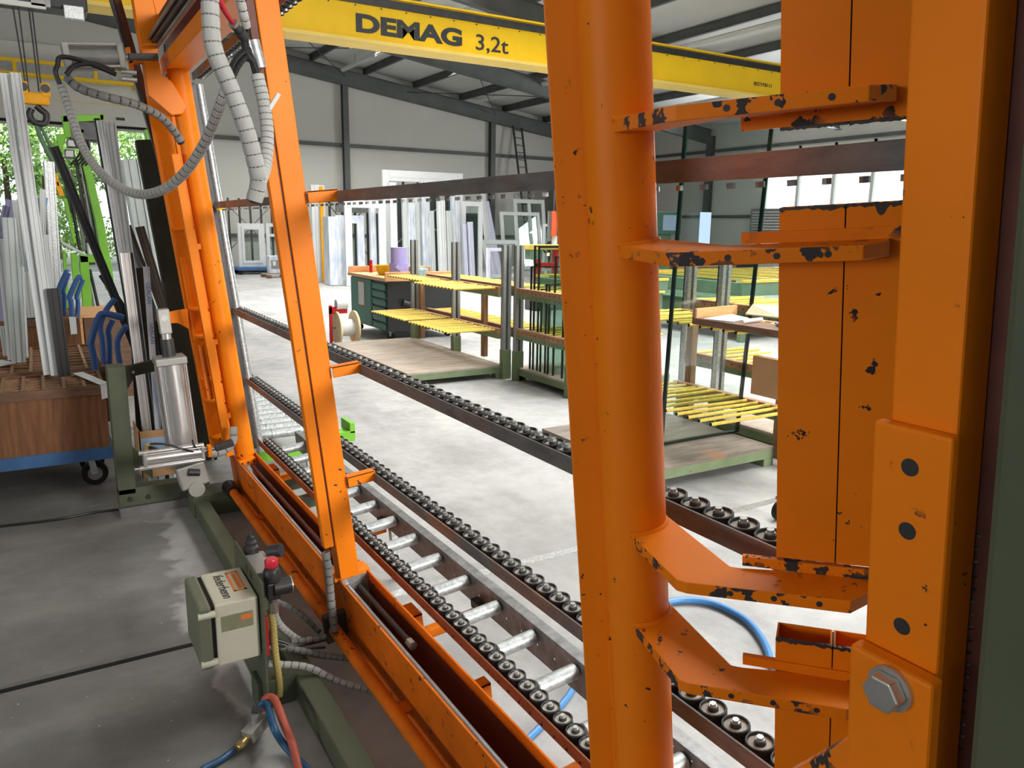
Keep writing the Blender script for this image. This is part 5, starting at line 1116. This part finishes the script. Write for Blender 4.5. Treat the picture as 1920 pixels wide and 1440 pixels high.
for x in (0, .6, 1.15):
    for y in (0, .7): MB().box(x, x+.14, y, y+.12, 0, .10).build('block', 'yellow_orange' if x > 1 else 'brown_wood', t)
t = thing('trolley', 'low blue trolley carrying the leaning white windows', 'trolley', (PY(445, 508, 27.3).x, 27.2, 0)); MB().box(0, 2.3, 0, .8, .14, .24).build('deck', 'blue_steel', t, .01)
for x in (.1, 2.1):
    for y in (.1, .7): MB().cyl((x, y-.03, .07), (x, y+.03, .07), .07, 14).build('caster', 'black_rubber', t, 0, True)
# dark steel A-frames behind them
def stand(label, xl, xr, yt, Y, n=3, group=None):
    x0, x1 = PY(xl, 460, Y).x, PY(xr, 460, Y).x; zt = PY((xl+xr)/2, yt, Y).z
    t = thing('frame_stand', label, 'stand', (x0, Y, 0), group); w = x1-x0
    for i in range(n): x = w*i/(n-1); MB().box(x-.03, x+.03, -.03, .03, .1, zt).build('post', 'steel_dark', t)
    MB().box(-.05, w+.05, -.5, .5, .06, .14).build('base', 'steel_dark', t); MB().bar((0, .1, zt*.3), (w, .1, zt*.9), .05, .03).build('diagonal', 'steel_grey', t); MB().bar((0, .05, zt*.9), (w, .05, zt*.3), .05, .03).build('diagonal', 'steel_grey', t)
    for x in (0, w):
        for y in (-.4, .4): MB().cyl((x, y-.03, .03), (x, y+.03, .03), .03, 10).build('caster', 'black_rubber', t)
    return t
stand('dark steel rack with thin posts behind the two white windows', 432, 512, 372, 28.75, 5); st_ = stand('dark steel rack behind the film wrapped sashes', 620, 690, 368, 23.8, 4); q_ = PY(630, 398, 23.7)-Vector(st_.location); MB().box(q_.x, q_.x+1.1, -.12, -.03, q_.z, q_.z+.25).build('clamp_bar', 'steel_grey', st_, .01)
for i in range(6): MB().box(q_.x+.1+i*.17, q_.x+.16+i*.17, -.14, -.03, q_.z+.25, q_.z+.5).build('clamp_pad', 'steel_dark', st_)
stand('grey steel rack with crossed braces holding the biggest white frame', 730, 862, 335, 22.6, 6)
frame('narrow frame with an ochre inner edge and packed glass behind', 586, 611, 347, 515, 23.2, bar=.10, mull=(.5,), sash=True); MBo = MB().box(PY(604, 430, 23.1).x-.05, PY(604, 430, 23.1).x+.05, 23.05, 23.1, .005, PY(604, 350, 23.1).z).build('foam_strip', 'yellow_orange'); tag(MBo, 'ochre foam strip standing along the narrow frame', 'foam strip')
frame('film wrapped sash pair standing edge on beside the green cabinet', 617, 632, 406, 518, 21.6, 'pvc_film', .12, False, th=.5); frame('film wrapped white sash with dark glass beside the green cabinet', 632, 684, 404, 518, 21.6, 'pvc_film', .13, True, sash=True)
frame('tall white door frame standing left of the biggest frame', 648, 724, 376, 524, 21.2, bar=.20, glass=False); frame('biggest white frame with packed sashes strapped inside', 719, 868, 322, 500, 22.0, bar=.20, glass=False, trans=(.93,))
frame('white door leaf with a transom beside the biggest frame', 866, 905, 378, 516, 21.8, bar=.14, glass=True)
for k, (x, w, yt, mat, lab) in enumerate(((735, 12, 342, 'pvc_white', 'white profile standing at the left inside the biggest frame'), (697, 10, 382, 'pvc_film', 'white film wrapped profile beside the red bottle'), (768, 14, 380, 'pvc_film', 'wide film wrapped profile behind the lilac rolls'), (795, 14, 340, 'pvc_film', 'long film wrapped profile ending above the grey rack upright'), (826, 12, 376, 'pvc_white', 'wide white profile in the middle of the biggest frame'),
        (852, 12, 368, 'pvc_film', 'film wrapped profile at the right of the biggest frame'), (808, 8, 395, 'pvc_shade', 'thin grey white profile between two film wrapped ones'), (840, 9, 395, 'pvc_shade', 'thin pale profile beside the right film wrapped one'), (757, 8, 350, 'pvc_shade', 'thin pale profile behind the lilac rolls'), (780, 8, 350, 'pvc_shade', 'thin pale profile beside the wide film wrapped one'), (870, 6, 420, 'pvc_lavender', 'lavender packed sash edge by the white door leaf'), (881, 8, 416, 'pvc_lavender', 'second lavender packed sash edge by the white door leaf'))):
    Y = 21.50 if k > 9 else 21.40+.04*((k*3) % 10); profile(lab, (x+4, 508), (x, yt), Y, Y, PY(x+w, 400, Y).x-PY(x, 400, Y).x, mat)
for k, (b_, t_, lab) in enumerate((((916, 490), (906, 362), 'pale blue tube leaning beside the white door leaf'), ((931, 480), (912, 378), 'pale leaning profile with rounded top beside the tube'), ((925, 490), (915, 420), 'short pale profile under the leaning ones'))):
    profile(lab, b_, t_, 23.5+.45*k, 23.9+.45*k, .14, 'pvc_lavender' if k else 'pvc_white')
frame('tall greyish window leaning back in the shaded corner', 972, 1030, 372, 470, 27.8, 'pvc_shade', .16, True, lean=.15, mull=(.5,)); frame('wide greyish double window leaning before the tall one', 946, 1020, 396, 478, 26.8, 'pvc_shade', .14, True, lean=.16, mull=(.38,)); frame('white window half hidden behind the red orange tube', 1018, 1054, 420, 462, 25.5, 'pvc_white', .10, True)
frame('low grey frame lying open before the leaning windows', 915, 984, 446, 512, 22.6, 'pvc_shade', .14, False, lean=.35); frame('small lavender frame beside the steel rack upright', 914, 948, 465, 520, 18.8, 'pvc_lavender', .09, False)
for k, x in enumerate((1060, 1068, 1074)): profile(['tall grey panel standing right of the red orange tube', 'shorter grey panel beside the tall one', 'lowest grey panel in the row by the dark shelving'][k], (x, 470), (x, 420+k*16), 25.8, 25.8, .14, 'steel_grey')
for k, (xa, xb, yt, lab) in enumerate(((700, 718, 392, 'dark glass sheet packed left of the biggest white frame'), (738, 757, 360, 'dark glass sheet behind the stacked lilac rolls'), (803, 824, 362, 'dark glass sheet in the middle of the biggest white frame'), (838, 851, 366, 'narrow dark glass sheet at the right of the biggest white frame'), (874, 898, 392, 'dark glass sheet leaning behind the white door leaf'))):
    Y = 22.9+.05*k; x0, x1, z1 = PY(xa, 430, Y).x, PY(xb, 430, Y).x, PY(xa, yt, Y).z
    t = thing('dark_glass_sheet', lab, 'glass sheet', (x0, Y, .01 if k in (0, 4) else .143)); MB().box(0, x1-x0, 0, .02, 0, z1-.14).build('sheet', 'glass_dark', t, .002); MB().box(-.006, .0, -.003, .023, 0, z1-.14).build('ground_edge', 'glass_edge_green', t)
# ladder on the rear wall
t = thing('ladder', 'dark aluminium ladder leaning on the rear wall', 'ladder', PY(985, 440, 29.2)); o = Vector(t.location); A0, A1 = PY(962, 236, 29.6)-o, PY(978, 240, 29.6)-o; B0, B1 = PY(975, 345, 29.0)-o, PY(990, 345, 29.0)-o; A0, A1, B0, B1 = A0, A1, B0+(B0-A0)*.8, B1+(B1-A1)*.8
MB().bar(A0, B0, .07, .06).build('rail', 'steel_dark', t); MB().bar(A1, B1, .07, .06).build('rail', 'steel_dark', t)
for i in range(14): f = (i+.5)/14; MB().bar(A0.lerp(B0, f), A1.lerp(B1, f), .04, .04).build('rung', 'steel_dark', t)
# dark shelving in the corner
t = thing('shelf_rack', 'dark steel shelving with long stock boards in the shaded corner', 'shelf', (PY(1052, 440, 28).x, 28.0, 0)); o = Vector(t.location)
for x in (0, 1.5, 3.0): MB().box(x, x+.08, 0, .08, 0, 3.6).build('post', 'steel_dark', t)
for z in (.6, 1.0, 1.4, 1.75, 2.1, 2.7): MB().box(0, 3.1, -.05, .6, z-.05, z).build('shelf', 'steel_dark', t)
for k, (z, m_, l_) in enumerate(((.62, 'brown_wood', 'dark brown board'), (1.02, 'card', 'tan board'), (1.42, 'pvc_shade', 'pale board'), (1.77, 'steel_grey', 'grey board'), (2.12, 'pvc_shade', 'grey white bundle'))):
    tag(MB().box(o.x+.1+.1*k, o.x+2.9, 28.09, 28.49, z+.002, z+.12).build('stock_board', m_), l_+' lying on the dark corner shelving', 'board')
MB().box(0, 3.1, .5, .62, 0, 3.6).build('back_sheet', 'green_black', t)
# red orange vacuum lifter and red machine behind the loaded rack
p = PY(1037, 470, 14.0)
t = thing('vacuum_lifter', 'red orange lifter tube with blue white grip and black ring handle', 'lifter', p); h_ = PY(1037, 396, 14).z-p.z
MB().cyl((0, 0, .30), (0, 0, h_), .075, 22).build('lift_tube', 'red_orange', t, 0, True); MB().cyl((.03, 0, 0), (.03, 0, .32), .07, 16, .06).build('grip', 'pvc_film', t, 0, True); MB().tube([(.20*math.cos(a_)-.02, .05, .05+.13*math.sin(a_)) for a_ in np.linspace(0, 2*math.pi, 25)], .02, 8).build('ring_handle', 'black_plastic', t, 0, True)
MB().cyl((0, 0, h_), (0, 0, h_+2.6), .02, 8).build('suspension', 'steel_dark', t); MB().box(-.14, -.08, -.03, .03, .2, h_).build('bracket', 'steel_grey', t); MB().cyl((.0, 0, -1.1), (.0, 0, .05), .05, 12).build('stem', 'steel_grey', t, 0, True)
t = thing('red_machine', 'red framed machine with green top beam seen through the loaded rack', 'machine', (PY(1008, 520, 13.6).x, 13.6, 0)); z_ = PY(1030, 530, 13.6).z; zz = PY(1030, 468, 13.6).z
for x in (0, .42): MB().box(x, x+.09, 0, .1, .0, zz).build('post', 'red_paint', t, .01)
MB().box(0, .5, 0, .1, zz-.35, zz-.27).build('cross_bar', 'red_paint', t, .01); MB().box(-.25, .9, -.05, .2, zz, zz+.10).build('top_beam', 'yellow_rod', t, .01); MB().box(-.2, .1, -.02, .2, zz-.2, zz).build('green_head', 'machine_green', t, .01); MB().box(-.05, .55, 0, .4, 0, .2).build('foot', 'steel_dark', t)

# ------------------------------------------------------------------ green roller tables toward the window wall
def roller_table(label, x0, x1, y0, y1, z, k=6):
    t = thing('roller_table', label, 'table', (x0, y0, 0)); w, d = x1-x0, y1-y0
    MB().box(0, w, 0, .08, z-.22, z-.02).build('side_beam', 'machine_green', t, .01); MB().box(0, w, d-.08, d, z-.22, z-.02).build('side_beam', 'machine_green', t, .01); MB().box(0, .08, .08, d-.08, z-.22, z-.02).build('end_beam', 'machine_green', t, .01)
    MB().box(0, w, -.01, .06, z-.02, z+.02).build('yellow_edge', 'yellow_rod', t); MB().box(0, w, d-.06, d, z-.02, z+.02).build('yellow_edge', 'yellow_rod', t)
    for i in range(k): x = w*(i+.5)/k; MB().bar((x, .05, z), (x+.1, d-.05, z), .05, .04).build('yellow_bar', 'yellow_rod', t)
    for x in (.1, w-.2):
        for y in (.05, d-.15): MB().box(x, x+.14, y, y+.10, 0, z-.2).build('leg', 'machine_green', t, .01)
    MB().box(.1, w-.1, .1, d-.1, .35, .6).build('lower_body', 'machine_green', t, .02)
    return t
q = PZ(1375, 527, .95)
roller_table('green table with yellow ladder like top toward the window wall', q.x, q.x+5.5, q.y-.2, q.y+2.6, .95, 8)
q = PZ(1245, 535, .9); roller_table('green table with pale rods behind the tall clear pane', q.x-.6, q.x+1.0, q.y+1.0, q.y+2.6, .9, 5)
for k, (px, py, w, h, m_, lab, Y) in enumerate(((1300, 500, 1.6, .75, 'card', 'tan stack of boards on the green table with pale rods', 15.2), (1400, 462, 2.4, .15, 'steel_grey', 'grey stock lying across a far bench by the window wall', 17.5), (1415, 448, 1.4, .2, 'pvc_white', 'white parts on the far bench by the window wall', 17.2), (1345, 470, .5, .35, 'card_pale', 'pale box on the far bench', 17.4))):
    p = PY(px, py, Y); zb_ = 1.022 if Y > 16 else p.z-h; tag(MB().box(p.x, p.x+w, Y, Y+(.6 if k < 1 else .22), zb_, max(p.z, zb_+.06)).build('stock_stack', m_, None, .01), lab, 'stack')
p = PY(1245, 440, 14.5); t = thing('green_control_head', 'mint green machine head with pale display beside the round column', 'machine', (p.x, 14.5, 0)); z_ = PY(1260, 397, 14.5).z; w_ = PY(1278, 440, 14.5).x-p.x
MB().box(-.4, w_, 0, .5, p.z, z_).build('head', 'glass_edge_green', t, .05); MB().box(-.05, w_*.7, -.01, 0, p.z+.1, z_-.08).build('display', 'paper_blue', t, .01); MB().box(-.2, w_*.6, .1, .4, 0, p.z).build('pedestal', 'machine_green', t, .02)
t = thing('far_bench', 'long grey bench standing under the wide hall windows', 'bench', (PY(1245, 470, 17.0).x, 17.0, 0)); MB().box(0, 9, 0, 1.0, .95, 1.02).build('top', 'plywood_dirty', t)
for x in (.1, 3, 6, 8.8): MB().box(x, x+.08, .1, .18, 0, .95).build('leg', 'steel_dark', t)
MB().box(0, 9, .2, .9, .3, .36).build('lower_shelf', 'steel_grey', t)
for k, dx in enumerate((.6, 1.7, 3.2)):
    tag(MB().box(PY(1245, 470, 17).x+dx, PY(1245, 470, 17).x+dx+.8, 17.25, 17.75, .363, .363+.3+.05*k).build('storage_bin', ['machine_green', 'card', 'steel_dark'][k], None, .02), ['green bin on the lower bench shelf', 'tan bin on the lower bench shelf', 'dark bin on the lower bench shelf'][k], 'bin')
p = PX(1440, 392, 23.6)
t = thing('radiator', 'small louvred grey heater on the window wall', 'heater', (23.68, p.y, PX(1440, 440, 23.6).z)); h_ = PX(1440, 391, 23.6).z-t.location.z
MB().box(0, .25, -1.2, .9, 0, h_).build('casing', 'steel_grey', t, .01)
for i in range(8): MB().box(-.02, 0, -1.1, .8, h_*(.08+.11*i), h_*(.08+.11*i)+.03).build('louvre', 'pvc_white', t)

# ------------------------------------------------------------------ outside the gate
def tree(label, x, y, h, r, n=5200):
    t = thing('tree', label, 'tree', (x, y, -.05), 'trees beyond the gate'); b = MB(); b.cyl((0, 0, 0), (0, 0, h*.6), .18, 10, .08); b.build('trunk', 'bark', t, 0, True)
    rnd = random.Random(int(x*100)); vs = []; fs = []
    cl = [(rnd.uniform(-r*.7, r*.7), rnd.uniform(-r*.6, r*.6), rnd.uniform(.8, h*.92), rnd.uniform(.45, .95)) for _ in range(46)]
    for i in range(n):
        cx, cy, cz, cr = cl[i % len(cl)]
        d = Vector((rnd.gauss(0, 1), rnd.gauss(0, 1), rnd.gauss(0, 1))).normalized()*cr*rnd.random()**.4
        p = Vector((max(-1.14, min(1.14, cx+d.x)), cy+d.y, cz+d.z)); a = Vector((rnd.gauss(0, 1), rnd.gauss(0, 1), rnd.gauss(0, 1))).normalized(); c = a.orthogonal().normalized(); s = rnd.uniform(.06, .13)
        k = len(vs); vs += [p-a*s, p+c*s*.5, p+a*s, p-c*s*.5]; fs.append((k, k+1, k+2, k+3))
    b = MB(); b.add(vs, fs); f = b.build('foliage', 'leaf', t, fix=False); f['kind'] = 'stuff'; return t
for k, (x, y, h, r) in enumerate(((-3.3, 36.5, 6.5, 1.9), (-.7, 36.2, 6.8, 1.9), (1.9, 36.4, 6.6, 1.9), (4.5, 36.2, 6.9, 1.9), (.9, 41.5, 8, 2.4), (7.1, 36.5, 7, 1.9), (-5.9, 36.2, 7, 1.9))):
    tree(['leafy tree left of the middle pair beyond the gate', 'full leafy tree behind the long white profiles', 'leafy tree behind the lime green machine', 'leafy tree behind the broad grey boards', 'tall leafy tree at the back of the row beyond the gate', 'leafy tree at the right end of the row beyond the gate', 'leafy tree at the left end of the row beyond the gate'][k], x, y, h, r)
t = thing('garden_fence', 'white slatted fence standing before the trees beyond the gate', 'fence', (-6, 32.6, -.05))
sl = None
for i in range(46):
    if sl is None: sl = MB().box(0, .09, 0, .03, .1, 1.9).build('slat', 'pvc_white', t); q = sl
    else: q = sl.copy(); COL.objects.link(q)
    q.location = (i*.135, 0, 0)
MB().box(0, 6.2, .03, .06, 1.75, 1.85).build('rail', 'pvc_white', t)
